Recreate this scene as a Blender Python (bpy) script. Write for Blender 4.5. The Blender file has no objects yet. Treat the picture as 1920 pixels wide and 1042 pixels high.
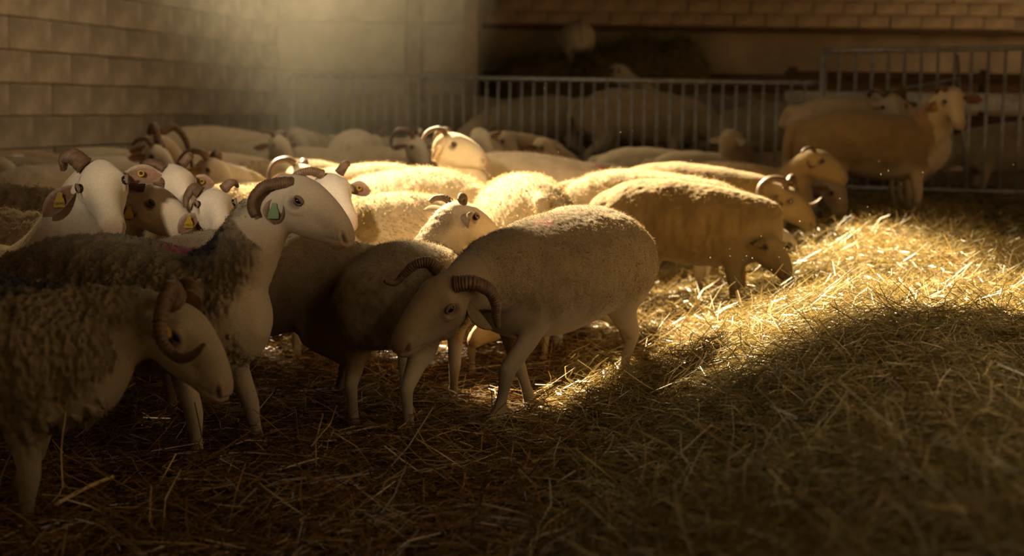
import bpy, math, random
import numpy as np
from mathutils import Vector, Matrix
from mathutils.bvhtree import BVHTree

# ------------------------------------------------------------------ camera, sky, sun, exposure
SC = bpy.context.scene
COL = SC.collection
FPX = 2667.0
CAM_H = 1.15
PITCH = math.radians(6.85)
ROLL = math.radians(0.75)
cam_d = bpy.data.cameras.new('camera')
cam = bpy.data.objects.new('camera', cam_d)
COL.objects.link(cam)
cam_d.sensor_width = 36.0
cam_d.lens = 36.0 * FPX / 1920.0
cam_d.clip_start = 0.05
cam_d.clip_end = 200
CAM_M = Matrix.Rotation(math.radians(90) - PITCH, 4, 'X') @ Matrix.Rotation(ROLL, 4, 'Z')
cam.matrix_world = Matrix.Translation((0, 0, CAM_H)) @ CAM_M
cam_d.dof.use_dof = True
cam_d.dof.focus_distance = 5.05
cam_d.dof.aperture_fstop = 2.0
SC.camera = cam

SC.view_settings.view_transform = 'Standard'
SC.view_settings.look = 'None'
SC.view_settings.gamma = 1.0
SC.view_settings.use_curve_mapping = False
SC.view_settings.exposure = 0.0
SC.cycles.use_denoising = True
SC.cycles.max_bounces = 8
SC.cycles.volume_bounces = 0
SC.cycles.volume_step_rate = 2.0

SUN_EL = math.radians(36)
SUN_AZ = math.radians(-34)          # from +y, negative to the left: the sun stands behind and left of the flock
TO_SUN = Vector((math.sin(SUN_AZ) * math.cos(SUN_EL), math.cos(SUN_AZ) * math.cos(SUN_EL), math.sin(SUN_EL)))
sun_d = bpy.data.lights.new('sun', 'SUN')
sun_d.energy = 42.0
sun_d.color = (1.0, 0.80, 0.46)
sun_d.angle = math.radians(3.5)
sun = bpy.data.objects.new('sun', sun_d)
COL.objects.link(sun)
sun.rotation_euler = (-TO_SUN).to_track_quat('-Z', 'Y').to_euler()

world = bpy.data.worlds.new('sky')
SC.world = world
world.use_nodes = True
bg = world.node_tree.nodes['Background']
bg.inputs['Color'].default_value = (1.0, 0.82, 0.56, 1)
bg.inputs['Strength'].default_value = 0.85

# added fill lamp behind the camera, brightens the hay at front right
hay_fill_d = bpy.data.lights.new('hay_fill_lamp', 'AREA')
hay_fill_d.shape = 'RECTANGLE'
hay_fill_d.size, hay_fill_d.size_y = 1.4, 0.9
hay_fill_d.energy = 5
hay_fill_d.spread = math.radians(23)
hay_fill_d.color = (1.0, 0.80, 0.54)
hay_fill = bpy.data.objects.new('hay_fill_lamp', hay_fill_d)
COL.objects.link(hay_fill)
hay_fill.location = (4.2, -2.6, 2.8)
hay_fill.rotation_euler = (Vector((1.9, 3.2, 0.3)) - hay_fill.location).to_track_quat('-Z', 'Y').to_euler()

# added spot lamp with no real source, brightens the heads at the left
face_fill_d = bpy.data.lights.new('face_fill_lamp', 'SPOT')
face_fill_d.energy = 4300
face_fill_d.spot_size = math.radians(7.0)
face_fill_d.spot_blend = 0.8
face_fill_d.shadow_soft_size = 0.3
face_fill_d.color = (1.0, 0.83, 0.60)
face_fill = bpy.data.objects.new('face_fill_lamp', face_fill_d)
COL.objects.link(face_fill)
face_fill.location = (-2.6, -2.8, 3.1)
face_fill.rotation_euler = (Vector((-1.02, 5.3, 1.17)) - face_fill.location).to_track_quat('-Z', 'Y').to_euler()
face_fill.scale = (1.9, 1, 1)

rng = np.random.default_rng(11)
random.seed(5)
PI = math.pi


def pix(u, v, Y):
    """world point on the plane at distance Y seen at pixel (u, v) of the 1920x1042 frame"""
    d = CAM_M.to_3x3() @ Vector(((u - 960.0) / FPX, -(v - 521.0) / FPX, -1.0))
    return Vector((0, 0, CAM_H)) + d * (Y / d.y)


def sstep(a, b, x):
    t = np.clip((np.asarray(x, float) - a) / (b - a), 0, 1)
    return t * t * (3 - 2 * t)


# ------------------------------------------------------------------ numpy noise
def _hash(ix, iy, iz, k=0):
    h = (ix.astype(np.int64) * 374761393 + iy.astype(np.int64) * 668265263 + iz.astype(np.int64) * 2147483647 + k * 974634777) & 0xFFFFFFFF
    h = ((h ^ (h >> 13)) * 1274126177) & 0xFFFFFFFF
    h = ((h ^ (h >> 15)) * 2246822519) & 0xFFFFFFFF
    return ((h ^ (h >> 16)) & 0xFFFFFF) / float(0xFFFFFF)


def vnoise(P):
    P = np.asarray(P, float)
    i = np.floor(P).astype(np.int64)
    f = P - i
    f = f * f * (3 - 2 * f)
    r = 0
    for dx in (0, 1):
        for dy in (0, 1):
            for dz in (0, 1):
                w = (f[:, 0] if dx else 1 - f[:, 0]) * (f[:, 1] if dy else 1 - f[:, 1]) * (f[:, 2] if dz else 1 - f[:, 2])
                r = r + w * _hash(i[:, 0] + dx, i[:, 1] + dy, i[:, 2] + dz)
    return r


def worley(P):
    P = np.asarray(P, float)
    i = np.floor(P).astype(np.int64)
    best = np.full(len(P), 9.0)
    for dx in (-1, 0, 1):
        for dy in (-1, 0, 1):
            for dz in (-1, 0, 1):
                c = i + np.array([dx, dy, dz])
                q = np.stack([c[:, 0] + _hash(c[:, 0], c[:, 1], c[:, 2], 1), c[:, 1] + _hash(c[:, 0], c[:, 1], c[:, 2], 2),
                              c[:, 2] + _hash(c[:, 0], c[:, 1], c[:, 2], 3)], 1)
                best = np.minimum(best, ((q - P) ** 2).sum(1))
    return np.sqrt(best)


# ------------------------------------------------------------------ ground shape
def ground(x, y):
    x = np.asarray(x, float)
    y = np.asarray(y, float)
    edge = 0.05 + 0.2 * (y - 3.66)
    t = np.clip((x - edge + 0.4) / 1.6, 0, 1)
    g = 0.40 * (t * t * (3 - 2 * t))
    far = 0.13 * sstep(9.0, 13.5, y)
    g = np.maximum(g, far) + 0.06 * np.minimum(g, far)
    P = np.stack([x * 1.7, y * 1.7, np.zeros_like(x)], -1).reshape(-1, 3)
    n = (vnoise(P) - 0.5).reshape(x.shape) * 0.10 + (vnoise(P * 2.7 + 9) - 0.5).reshape(x.shape) * 0.05
    return g + n * (0.25 + 0.75 * t)


def gz(x, y):
    return float(ground(np.array([x]), np.array([y]))[0])


# ------------------------------------------------------------------ object helpers
def tag(o, label=None, cat=None, group=None, kind=None):
    if label: o['label'] = label
    if cat: o['category'] = cat
    if group: o['group'] = group
    if kind: o['kind'] = kind
    return o


def empty(name, loc, rz=0.0):
    o = bpy.data.objects.new(name, None)
    COL.objects.link(o)
    o.location = loc
    o.rotation_euler = (0, 0, rz)
    o.empty_display_size = 0.1
    return o


def mesh_np(name, V, F, mat=None, smooth=False, pigment=None):
    """V (n,3); F (m,k) all faces with the same number of corners"""
    V = np.ascontiguousarray(V, dtype=np.float32)
    F = np.ascontiguousarray(F, dtype=np.int32)
    me = bpy.data.meshes.new(name)
    k = F.shape[1]
    me.vertices.add(len(V))
    me.vertices.foreach_set('co', V.ravel())
    me.loops.add(F.size)
    me.loops.foreach_set('vertex_index', F.ravel())
    me.polygons.add(len(F))
    me.polygons.foreach_set('loop_start', np.arange(0, F.size, k, dtype=np.int32))
    me.polygons.foreach_set('use_smooth', np.full(len(F), bool(smooth)))
    if pigment is not None:
        a = me.attributes.new('pigment', 'FLOAT_COLOR', 'POINT')
        a.data.foreach_set('color', np.ascontiguousarray(pigment, dtype=np.float32).ravel())
    me.update(calc_edges=True)
    me.validate()
    if mat: me.materials.append(mat)
    return me


def link(name, me, parent=None, loc=None, rot=None):
    o = bpy.data.objects.new(name, me)
    COL.objects.link(o)
    if parent: o.parent = parent
    if loc is not None: o.location = loc
    if rot is not None: o.rotation_euler = rot
    return o


def box_mesh(name, sx, sy, sz, mat, bev=0.0):
    """box centred on the origin with chamfered edges (44 triangles)"""
    import bmesh
    bm = bmesh.new()
    bmesh.ops.create_cube(bm, size=1.0)
    bmesh.ops.scale(bm, vec=(sx, sy, sz), verts=bm.verts)
    if bev > 0:
        bmesh.ops.bevel(bm, geom=bm.edges[:], offset=bev, segments=1, affect='EDGES')
    me = bpy.data.meshes.new(name)
    bm.to_mesh(me)
    bm.free()
    if mat: me.materials.append(mat)
    return me


def loft(secs, n=16, p=2.0):
    """secs: (centre, A+, A-, B): half-axis vectors; closed by fans at both ends"""
    V, F = [], []
    th = np.arange(n) * 2 * PI / n
    ca, sa = np.cos(th), np.sin(th)
    ca = np.sign(ca) * np.abs(ca) ** (2 / p)
    sa = np.sign(sa) * np.abs(sa) ** (2 / p)
    for c, ap, am, b in secs:
        c, ap, am, b = (np.array(q, float) for q in (c, ap, am, b))
        V.append(c + np.where(ca[:, None] > 0, ca[:, None] * ap, -ca[:, None] * am) + sa[:, None] * b)
    m = len(secs)
    V.append(np.array([secs[0][0], secs[-1][0]], float))
    V = np.vstack(V)
    for i in range(m - 1):
        for j in range(n):
            k = (j + 1) % n
            F.append((i * n + j, i * n + k, (i + 1) * n + k, (i + 1) * n + j))
    for j in range(n):
        k = (j + 1) % n
        F.append((m * n, k, j))
        F.append((m * n + 1, (m - 1) * n + j, (m - 1) * n + k))
    return V, F


def catmull(P, n):
    P = np.asarray(P, float)
    P = np.vstack([2 * P[0] - P[1], P, 2 * P[-1] - P[-2]])
    segs = len(P) - 3
    out = []
    for t in np.linspace(0, segs - 1e-6, n):
        i = int(t)
        f = t - i
        a, b, c, d = P[i], P[i + 1], P[i + 2], P[i + 3]
        out.append(0.5 * ((2 * b) + (-a + c) * f + (2 * a - 5 * b + 4 * c - d) * f * f + (-a + 3 * b - 3 * c + d) * f ** 3))
    return np.array(out)


def unit(v):
    v = np.asarray(v, float)
    return v / (np.linalg.norm(v) + 1e-9)


def tube(path, ra, rb=None, n=12, ref=(0, 1, 0), p=2.0):
    path = np.asarray(path, float)
    rb = ra if rb is None else rb
    m = len(path)
    ra = np.broadcast_to(ra, m)
    rb = np.broadcast_to(rb, m)
    secs = []
    ref = np.asarray(ref, float)
    for i in range(m):
        t = unit(path[min(i + 1, m - 1)] - path[max(i - 1, 0)])
        b = unit(ref - t * (ref @ t))
        a = np.cross(b, t)
        secs.append((path[i], a * ra[i], -a * ra[i], b * rb[i]))
        ref = b
    return loft(secs, n, p)


def tube_mesh(name, path, r, mat, n=10, smooth=True, ref=(0, 0.3, 1)):
    V, F = tube(path, r, n=n, ref=ref)
    me = bpy.data.meshes.new(name)
    me.from_pydata(V.tolist(), [], F)
    me.polygons.foreach_set('use_smooth', np.full(len(me.polygons), smooth))
    me.materials.append(mat)
    me.update()
    return me


# ------------------------------------------------------------------ materials
def new_mat(name):
    m = bpy.data.materials.new(name)
    m.use_nodes = True
    nt = m.node_tree
    for n in list(nt.nodes): nt.nodes.remove(n)
    out = nt.nodes.new('ShaderNodeOutputMaterial')
    return m, nt, out


def nd(nt, typ, **kw):
    n = nt.nodes.new(typ)
    for k, v in kw.items():
        if k.startswith('i_'):
            n.inputs[k[2:].replace('_', ' ')].default_value = v
        else:
            setattr(n, k, v)
    return n


def rgba(c): return (c[0], c[1], c[2], 1.0)


def mat_plain(name, col, rough=0.7, metal=0.0, var=0.25, scale=30.0, bump=0.0, bscale=60.0, spec=0.3, stretch=None):
    m, nt, out = new_mat(name)
    b = nd(nt, 'ShaderNodeBsdfPrincipled')
    b.inputs['Roughness'].default_value = rough
    b.inputs['Metallic'].default_value = metal
    b.inputs['Specular IOR Level'].default_value = spec
    tc = nd(nt, 'ShaderNodeTexCoord')
    src = tc.outputs['Object']
    if stretch:
        mp = nd(nt, 'ShaderNodeMapping')
        mp.inputs['Scale'].default_value = stretch
        nt.links.new(src, mp.inputs['Vector'])
        src = mp.outputs['Vector']
    no = nd(nt, 'ShaderNodeTexNoise')
    no.inputs['Scale'].default_value = scale
    no.inputs['Detail'].default_value = 6
    nt.links.new(src, no.inputs['Vector'])
    rp = nd(nt, 'ShaderNodeMapRange')
    rp.inputs['From Min'].default_value = 0.3
    rp.inputs['From Max'].default_value = 0.7
    rp.inputs['To Min'].default_value = 1 - var
    rp.inputs['To Max'].default_value = 1 + var
    nt.links.new(no.outputs['Fac'], rp.inputs['Value'])
    mx = nd(nt, 'ShaderNodeMix', data_type='RGBA', blend_type='MULTIPLY')
    mx.inputs['Factor'].default_value = 1.0
    mx.inputs['A'].default_value = rgba(col)
    nt.links.new(rp.outputs['Result'], mx.inputs['B'])
    nt.links.new(mx.outputs['Result'], b.inputs['Base Color'])
    if bump > 0:
        n2 = nd(nt, 'ShaderNodeTexNoise')
        n2.inputs['Scale'].default_value = bscale
        n2.inputs['Detail'].default_value = 5
        nt.links.new(src, n2.inputs['Vector'])
        bp = nd(nt, 'ShaderNodeBump')
        bp.inputs['Strength'].default_value = bump
        bp.inputs['Distance'].default_value = 0.01
        nt.links.new(n2.outputs['Fac'], bp.inputs['Height'])
        nt.links.new(bp.outputs['Normal'], b.inputs['Normal'])
    nt.links.new(b.outputs['BSDF'], out.inputs['Surface'])
    return m


def mat_pigment(name, transl=0.0, bump=0.0, bscale=250.0, rough=0.85, gloss=0.0, sheen=0.0, var=0.25, vscale=90.0):
    """colour from the pigment attribute, with fine variation; optional translucency for thin fibres"""
    m, nt, out = new_mat(name)
    at = nd(nt, 'ShaderNodeAttribute', attribute_name='pigment')
    tc = nd(nt, 'ShaderNodeTexCoord')
    no = nd(nt, 'ShaderNodeTexNoise')
    no.inputs['Scale'].default_value = vscale
    no.inputs['Detail'].default_value = 4
    nt.links.new(tc.outputs['Object'], no.inputs['Vector'])
    rp = nd(nt, 'ShaderNodeMapRange')
    rp.inputs['From Min'].default_value = 0.3
    rp.inputs['From Max'].default_value = 0.7
    rp.inputs['To Min'].default_value = 1 - var
    rp.inputs['To Max'].default_value = 1 + var
    nt.links.new(no.outputs['Fac'], rp.inputs['Value'])
    mx = nd(nt, 'ShaderNodeMix', data_type='RGBA', blend_type='MULTIPLY')
    mx.inputs['Factor'].default_value = 1.0
    nt.links.new(at.outputs['Color'], mx.inputs['A'])
    nt.links.new(rp.outputs['Result'], mx.inputs['B'])
    col = mx.outputs['Result']
    if transl > 0:
        d = nd(nt, 'ShaderNodeBsdfDiffuse')
        t = nd(nt, 'ShaderNodeBsdfTranslucent')
        ms = nd(nt, 'ShaderNodeMixShader')
        ms.inputs['Fac'].default_value = transl
        nt.links.new(col, d.inputs['Color'])
        nt.links.new(col, t.inputs['Color'])
        nt.links.new(d.outputs['BSDF'], ms.inputs[1])
        nt.links.new(t.outputs['BSDF'], ms.inputs[2])
        res = ms.outputs['Shader']
        if gloss > 0:
            g = nd(nt, 'ShaderNodeBsdfGlossy')
            g.inputs['Roughness'].default_value = 0.35
            g.inputs['Color'].default_value = (1, 1, 1, 1)
            m2 = nd(nt, 'ShaderNodeMixShader')
            m2.inputs['Fac'].default_value = gloss
            nt.links.new(res, m2.inputs[1])
            nt.links.new(g.outputs['BSDF'], m2.inputs[2])
            res = m2.outputs['Shader']
        nt.links.new(res, out.inputs['Surface'])
    else:
        b = nd(nt, 'ShaderNodeBsdfPrincipled')
        b.inputs['Roughness'].default_value = rough
        b.inputs['Specular IOR Level'].default_value = 0.2
        b.inputs['Sheen Weight'].default_value = sheen
        b.inputs['Sheen Roughness'].default_value = 0.5
        nt.links.new(col, b.inputs['Base Color'])
        if bump > 0:
            n2 = nd(nt, 'ShaderNodeTexNoise')
            n2.inputs['Scale'].default_value = bscale
            n2.inputs['Detail'].default_value = 3
            nt.links.new(tc.outputs['Object'], n2.inputs['Vector'])
            bp = nd(nt, 'ShaderNodeBump')
            bp.inputs['Strength'].default_value = bump
            bp.inputs['Distance'].default_value = 0.004
            nt.links.new(n2.outputs['Fac'], bp.inputs['Height'])
            nt.links.new(bp.outputs['Normal'], b.inputs['Normal'])
        nt.links.new(b.outputs['BSDF'], out.inputs['Surface'])
    return m


M_BODY = mat_pigment('sheep_coat', bump=0.5, bscale=330.0, sheen=0.15, var=0.10, vscale=160.0)
M_TUFT = mat_pigment('wool_fibre', transl=0.42, var=0.15, vscale=40.0)
M_STRAW = mat_pigment('straw_fibre', transl=0.30, gloss=0.06, var=0.3, vscale=14.0)
M_EAR = mat_pigment('ear_skin', transl=0.38, var=0.15, vscale=60.0)
M_HORN = mat_plain('horn', (0.13, 0.075, 0.042), rough=0.5, var=0.35, scale=45, bump=0.25, bscale=120, spec=0.4)
M_HOOF = mat_plain('hoof', (0.06, 0.045, 0.03), rough=0.6)
M_EYE = mat_plain('eye', (0.012, 0.008, 0.005), rough=0.12, var=0.1, spec=0.4)
M_LID = mat_plain('eyelid', (0.17, 0.115, 0.08), rough=0.7, var=0.2, scale=200)
M_TAGY = mat_plain('yellow_tag', (0.34, 0.21, 0.015), rough=0.5, var=0.1)
M_TAGG = mat_plain('green_tag', (0.16, 0.25, 0.11), rough=0.5, var=0.15)
M_INK = mat_plain('black_print', (0.015, 0.013, 0.01), rough=0.7, var=0.1)
M_STEEL = mat_plain('galvanised_steel', (0.36, 0.36, 0.37), rough=0.45, metal=0.55, var=0.3, scale=18, bump=0.1)
M_BLOCK = mat_plain('concrete_block', (0.38, 0.305, 0.22), rough=0.95, var=0.45, scale=3.2, bump=0.6, bscale=35)
M_MORTAR = mat_plain('mortar', (0.30, 0.24, 0.17), rough=0.95, var=0.3, scale=8, bump=0.5)
M_WASH = mat_plain('limewash', (0.42, 0.37, 0.29), rough=0.95, var=0.3, scale=2.0, bump=0.35, bscale=14)
M_BRICK = mat_plain('old_brick', (0.46, 0.34, 0.23), rough=0.95, var=0.4, scale=4.0, bump=0.6, bscale=30)
M_RENDER = mat_plain('rough_render', (0.36, 0.28, 0.20), rough=0.95, var=0.35, scale=1.6, bump=0.5, bscale=10)
M_WOOD = mat_plain('old_timber', (0.12, 0.065, 0.035), rough=0.85, var=0.45, scale=9, bump=0.4, stretch=(1, 6, 6))
M_POST = mat_plain('brown_post', (0.25, 0.17, 0.09), rough=0.9, var=0.4, scale=9, bump=0.4, stretch=(6, 6, 1))
M_ROOF = mat_plain('roof_sheet', (0.16, 0.12, 0.085), rough=0.9, var=0.3, scale=3)
M_EARTH = mat_plain('trodden_litter', (0.085, 0.050, 0.022), rough=1.0, var=0.6, scale=22, bump=0.9, bscale=45)
M_HAYBASE = mat_plain('packed_hay', (0.15, 0.105, 0.04), rough=1.0, var=0.6, scale=30, bump=0.9, bscale=60)

# ------------------------------------------------------------------ room shell
CEIL = 3.5


def wall_pts(t):            # left wall runs from near the camera to the far corner
    a, b = Vector((-3.85, 10.7)), Vector((-2.62, 16.0))
    return a + (b - a) * t


def structure(name, me, parent=None, **k):
    o = link(name, me, parent, **k)
    if parent is None: o['kind'] = 'structure'
    return o


# floor slab
fl = structure('floor', box_mesh('floor', 24, 30, 0.2, M_EARTH), loc=(2, 9, -0.35))

# left wall: mortar slab with every block laid into it
wl_a, wl_b = wall_pts(-2.7), wall_pts(1.0)
wdir = (wl_b - wl_a).normalized()
wlen = (wl_b - wl_a).length
wang = math.atan2(wdir.y, wdir.x)
wn = Vector((wdir.y, -wdir.x))       # into the room
wl = structure('wall_left', box_mesh('wall_left', wlen + 0.1, 0.16, CEIL + 0.4, M_MORTAR),
               loc=(*((wl_a + wl_b) / 2 - wn * 0.10), CEIL / 2 - 0.15), rot=(0, 0, wang))
BL, BH = 0.60, 0.25
blk = [box_mesh('block', BL - 0.009, 0.05, BH - 0.009, M_BLOCK, 0.006),
       box_mesh('block', BL - 0.012, 0.05, BH - 0.011, M_BLOCK, 0.009),
       box_mesh('block', BL / 2 - 0.009, 0.05, BH - 0.009, M_BLOCK, 0.006)]
s0 = (wall_pts(-0.25) - wl_a).length
row = 0
z = 0.28
while z < 2.35:
    s = s0 + (BL / 2 if row % 2 else 0.0)
    first = True
    while s + BL / 2 < wlen:
        half = first and row % 2
        me = blk[2] if half else blk[row * 7 % 3 % 2 if random.random() < 0.5 else 0]
        o = link('block', me, wl)
        ss = s - (BL / 4 if half else 0) - wlen / 2 + 0.0
        if half: ss = s0 - BL / 4 + BL / 2 - wlen / 2
        o.location = (ss + BL / 2 - (BL / 2 if half else 0), -0.085 + random.uniform(-0.006, 0.006), z + BH / 2 - (CEIL / 2 - 0.15))
        o.rotation_euler = (random.uniform(-.006, .006), random.uniform(-.004, .004), random.uniform(-.008, .008))
        s += BL
        first = False
    z += BH
    row += 1

# back wall in two steps: limewashed panels on the left, brick and render further back on the right
wb = structure('wall_back', box_mesh('wall_back', 2.4, 0.2, CEIL + 0.4, M_RENDER), loc=(-1.62, 16.15, CEIL / 2 - 0.15))
for (x0, x1, z0, z1) in ((-2.72, -1.22, 0.3, 1.50), (-2.72, -1.22, 1.515, 2.06), (-2.72, -1.22, 2.075, 3.0),
                         (-1.02, -0.56, 0.3, 1.50), (-1.02, -0.56, 1.515, 2.06), (-1.02, -0.56, 2.075, 3.0)):
    o = link('panel', box_mesh('panel', x1 - x0, 0.05, z1 - z0, M_WASH, 0.008), wb)
    o.location = ((x0 + x1) / 2 + 1.62, -0.115, (z0 + z1) / 2 - (CEIL / 2 - 0.15))
structure('trim_1', box_mesh('trim_1', 0.19, 0.14, 3.2, M_POST, 0.012), loc=(-1.12, 15.98, 1.55))
wr = structure('wall_back_2', box_mesh('wall_back_2', 10.2, 0.2, CEIL + 0.4, M_RENDER), loc=(4.5, 18.65, CEIL / 2 - 0.15))
structure('wall_back_3', box_mesh('wall_back_3', 0.2, 2.6, CEIL + 0.4, M_RENDER), loc=(-0.52, 17.45, CEIL / 2 - 0.15))
RB_L, RB_H = 0.40, 0.165
rb = box_mesh('brick', RB_L - 0.012, 0.06, RB_H - 0.012, M_BRICK, 0.008)
for r in range(4):
    for c in range(18):
        x = -0.2 + c * RB_L + (RB_L / 2 if r % 2 else 0)
        if x > 6.6: continue
        o = link('brick', rb, wr)
        o.location = (x - 4.5, -0.11 + random.uniform(-.008, .008), 2.21 + (r + .5) * RB_H - (CEIL / 2 - 0.15))
        o.rotation_euler = (random.uniform(-.01, .01), random.uniform(-.006, .006), random.uniform(-.012, .012))
structure('trim_2', box_mesh('trim_2', 10.0, 0.10, 0.06, M_WOOD, 0.01), loc=(4.5, 18.50, 2.17))
structure('trim_3', box_mesh('trim_3', 10.0, 0.12, 0.22, M_WOOD, 0.01), loc=(4.5, 18.50, 1.50))
structure('wall_front', box_mesh('wall_front', 16.4, 0.2, CEIL + 0.4, M_RENDER), loc=(1.2, -3.4, CEIL / 2 - 0.15))
structure('wall_right_2', box_mesh('wall_right_2', 0.2, 4.6, CEIL + 0.4, M_RENDER), loc=(9.4, -1.1, CEIL / 2 - 0.15))
structure('wall_right', box_mesh('wall_right', 0.2, 13.6, CEIL + 0.4, M_RENDER), loc=(9.4, 11.8, CEIL / 2 - 0.15))

def mat_light_filter(name, t):  # see-through tint for sheets added to pass part of the light
    m, nt, out = new_mat(name)
    tr = nd(nt, 'ShaderNodeBsdfTransparent')
    tr.inputs['Color'].default_value = (t, t * 0.95, t * 0.85, 1)
    nt.links.new(tr.outputs['BSDF'], out.inputs['Surface'])
    return m


M_FILTER = mat_light_filter('left_sun_filter', 0.20)
M_FILTER5 = mat_light_filter('faint_sun_filter', 0.07)
M_FILTER2 = mat_light_filter('back_light_filter', 0.75)
M_FILTER4 = mat_light_filter('front_light_filter', 0.95)
M_FILTER3 = mat_light_filter('right_sun_filter', 0.30)
# roof: sheets around an open skylight; translucent sheets and two covers added to tune the light
LIT = (-1.75, 3.6, 5.45, 9.4)           # sunlit zone at the height of the backs (z = 0.75), from which the skylight is laid out
_k = (CEIL - .75) / TO_SUN.z
OX0, OX1, OY0, OY1 = LIT[0] + TO_SUN.x * _k, LIT[1] + TO_SUN.x * _k, LIT[2] + TO_SUN.y * _k, LIT[3] + TO_SUN.y * _k
ceil = structure('ceiling', box_mesh('ceiling', 6.9, OY0 + 4.0, 0.06, M_ROOF), loc=(-2.55, (OY0 - 4.0) / 2, CEIL))


def roof_sheet(x0, x1, y0, y1, m=M_ROOF):
    o = link('roof_sheet', box_mesh('roof_sheet', x1 - x0, y1 - y0, 0.06, m), ceil)
    o.location = ((x0 + x1) / 2 + 2.55, (y0 + y1) / 2 - (OY0 - 4.0) / 2, 0)


roof_sheet(OX1, 10.0, OY0, OY1)
roof_sheet(OX1 - 1.5, OX1, OY0, OY1, M_FILTER3)  # added sheet, weakens the sun on the hay at right
roof_sheet(OX0, OX0 + 1.2, OY0, OY0 + .95)  # added cover, keeps sun off the straw under the flock
roof_sheet(OX0, OX0 + .90, OY0 + .95, OY0 + 1.95)  # second added cover, blocks the sun patch further back
roof_sheet(-6.0, -5.0, OY0, 19)


roof_sheet(-5.0, OX0, OY0, OY1, M_FILTER)  # added sheet, lets weak sun onto the left group
roof_sheet(-5.0, -0.5, OY1, 17.0, M_FILTER)  # added sheet, lets weak sun into the haze at back left
roof_sheet(-0.5, 10.0, OY1, 15.5)
roof_sheet(-0.5, 4.7, 15.5, 19.0)
roof_sheet(4.7, 9.0, 15.5, 18.2, M_FILTER2)  # added pane, brings light to the back wall at right
roof_sheet(4.7, 10.0, 18.2, 19.0)
roof_sheet(9.0, 10.0, 15.5, 18.2)
roof_sheet(0.9, 10.0, -4.0, -0.6)
roof_sheet(0.9, 1.8, -0.6, 4.9)
roof_sheet(1.8, 9.0, -0.6, 4.9, M_FILTER4)  # added pane, brings sky light to the hay in front
roof_sheet(9.0, 10.0, -0.6, 4.9)
roof_sheet(0.9, 10.0, 4.9, 5.4)
roof_sheet(0.9, 10.0, 5.4, OY0)
roof_sheet(-5.0, -0.5, 17.0, 19.0)
#@@PART2
# ------------------------------------------------------------------ pen fence and gate
def fence(name, a, b, z0, ztop_a, ztop_b, spacing, label, cat, posts=(True, True), bar_r=0.013, rail_r=0.024, post_top=0.0):
    a, b = Vector(a), Vector(b)
    root = empty(name, (*a, 0), math.atan2(b.y - a.y, b.x - a.x))
    tag(root, label, cat)
    L = (b - a).length
    zt = lambda s: ztop_a + (ztop_b - ztop_a) * s / L
    link('top_rail', tube_mesh('top_rail', [(0, 0, zt(0)), (L / 2, 0, zt(L / 2)), (L, 0, zt(L))], rail_r, M_STEEL, 10), root)
    link('bottom_rail', tube_mesh('bottom_rail', [(0, 0, z0 + .12), (L / 2, 0, z0 + .12), (L, 0, z0 + .12)], rail_r * .8, M_STEEL, 8), root)
    n = int(round(L / spacing))
    me = tube_mesh('bar', [(0, 0, z0 + .12), (0, 0, 0.9), (0, 0, (ztop_a + ztop_b) / 2)], bar_r, M_STEEL, 8, ref=(1, 0, 0))
    for i in range(1, n):
        s = L * i / n
        o = link('bar', me, root)
        o.location = (s, 0, 0)
        o.scale = (1, 1, (zt(s) - .005) / ((ztop_a + ztop_b) / 2))
    for k, s in enumerate((0, L)):
        if posts[k]:
            link('post', tube_mesh('post', [(s, 0, z0 - .3), (s, 0, 0.8), (s, 0, zt(s) + post_top + .01)], 0.033, M_STEEL, 10, ref=(1, 0, 0)), root)
    return root


fa = pix(545, 150, 15.2)
fb = pix(1536, 157, 12.95)
f1 = fence('pen_fence', (fa.x, fa.y), (fb.x, fb.y), 0.2, pix(770, 143, 14.7).z, pix(1536, 156, 12.95).z, 0.128,
           'long low galvanised pen fence of upright bars crossing the barn', 'fence', posts=(True, False))
ga, gb = pix(1545, 100, 12.9), pix(2050, 90, 12.3)
g1 = fence('pen_gate', (ga.x, ga.y), (gb.x, gb.y), 0.35, pix(1545, 96, 12.9).z, pix(1920, 87, 12.45).z, 0.138,
           'taller barred metal gate at the right end of the low fence', 'gate', post_top=0.0)
# slanting braces seen on the gate
gv = (gb - ga)
for (u0, v0, u1, v1) in ((1560, 180, 1700, 165), (1700, 165, 1800, 146), (1795, 103, 1812, 355)):
    p, q = pix(u0, v0, 12.85), pix(u1, v1, 12.75)
    mi = g1.matrix_basis.inverted()
    link('brace', tube_mesh('brace', [mi @ p, mi @ ((p + q) / 2), mi @ q], 0.014, M_STEEL, 8, ref=(0.2, 1, 0.1)), g1)

# feed barrier behind the gate: rails of dark boards and a pale metal rail
fr = empty('feed_barrier', (4.6, 14.9, 0))
tag(fr, 'dark timber feed barrier with one pale rail behind the tall gate', 'feed barrier')
for (z, h, m) in ((1.50, .12, M_WOOD), (1.26, .20, M_STEEL), (1.02, .22, M_WOOD)):
    o = link('rail', box_mesh('rail', 4.2, .05, h, m, .01), fr)
    o.location = (0.3, 0, z)
for x in (-1.7, 0.3, 2.3):
    o = link('upright', box_mesh('upright', .09, .09, 1.6, M_WOOD, .01), fr)
    o.location = (x, .075, .8)


# ------------------------------------------------------------------ sheep
def laplacian(V, E, w, it):
    n = len(V)
    i, j = E[:, 0], E[:, 1]
    deg = np.bincount(i, minlength=n) + np.bincount(j, minlength=n)
    deg = np.maximum(deg, 1)
    for _ in range(it):
        S = np.stack([np.bincount(i, V[j, k], n) + np.bincount(j, V[i, k], n) for k in range(3)], 1) / deg[:, None]
        V = V + (S - V) * w[:, None]
    return V


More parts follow.
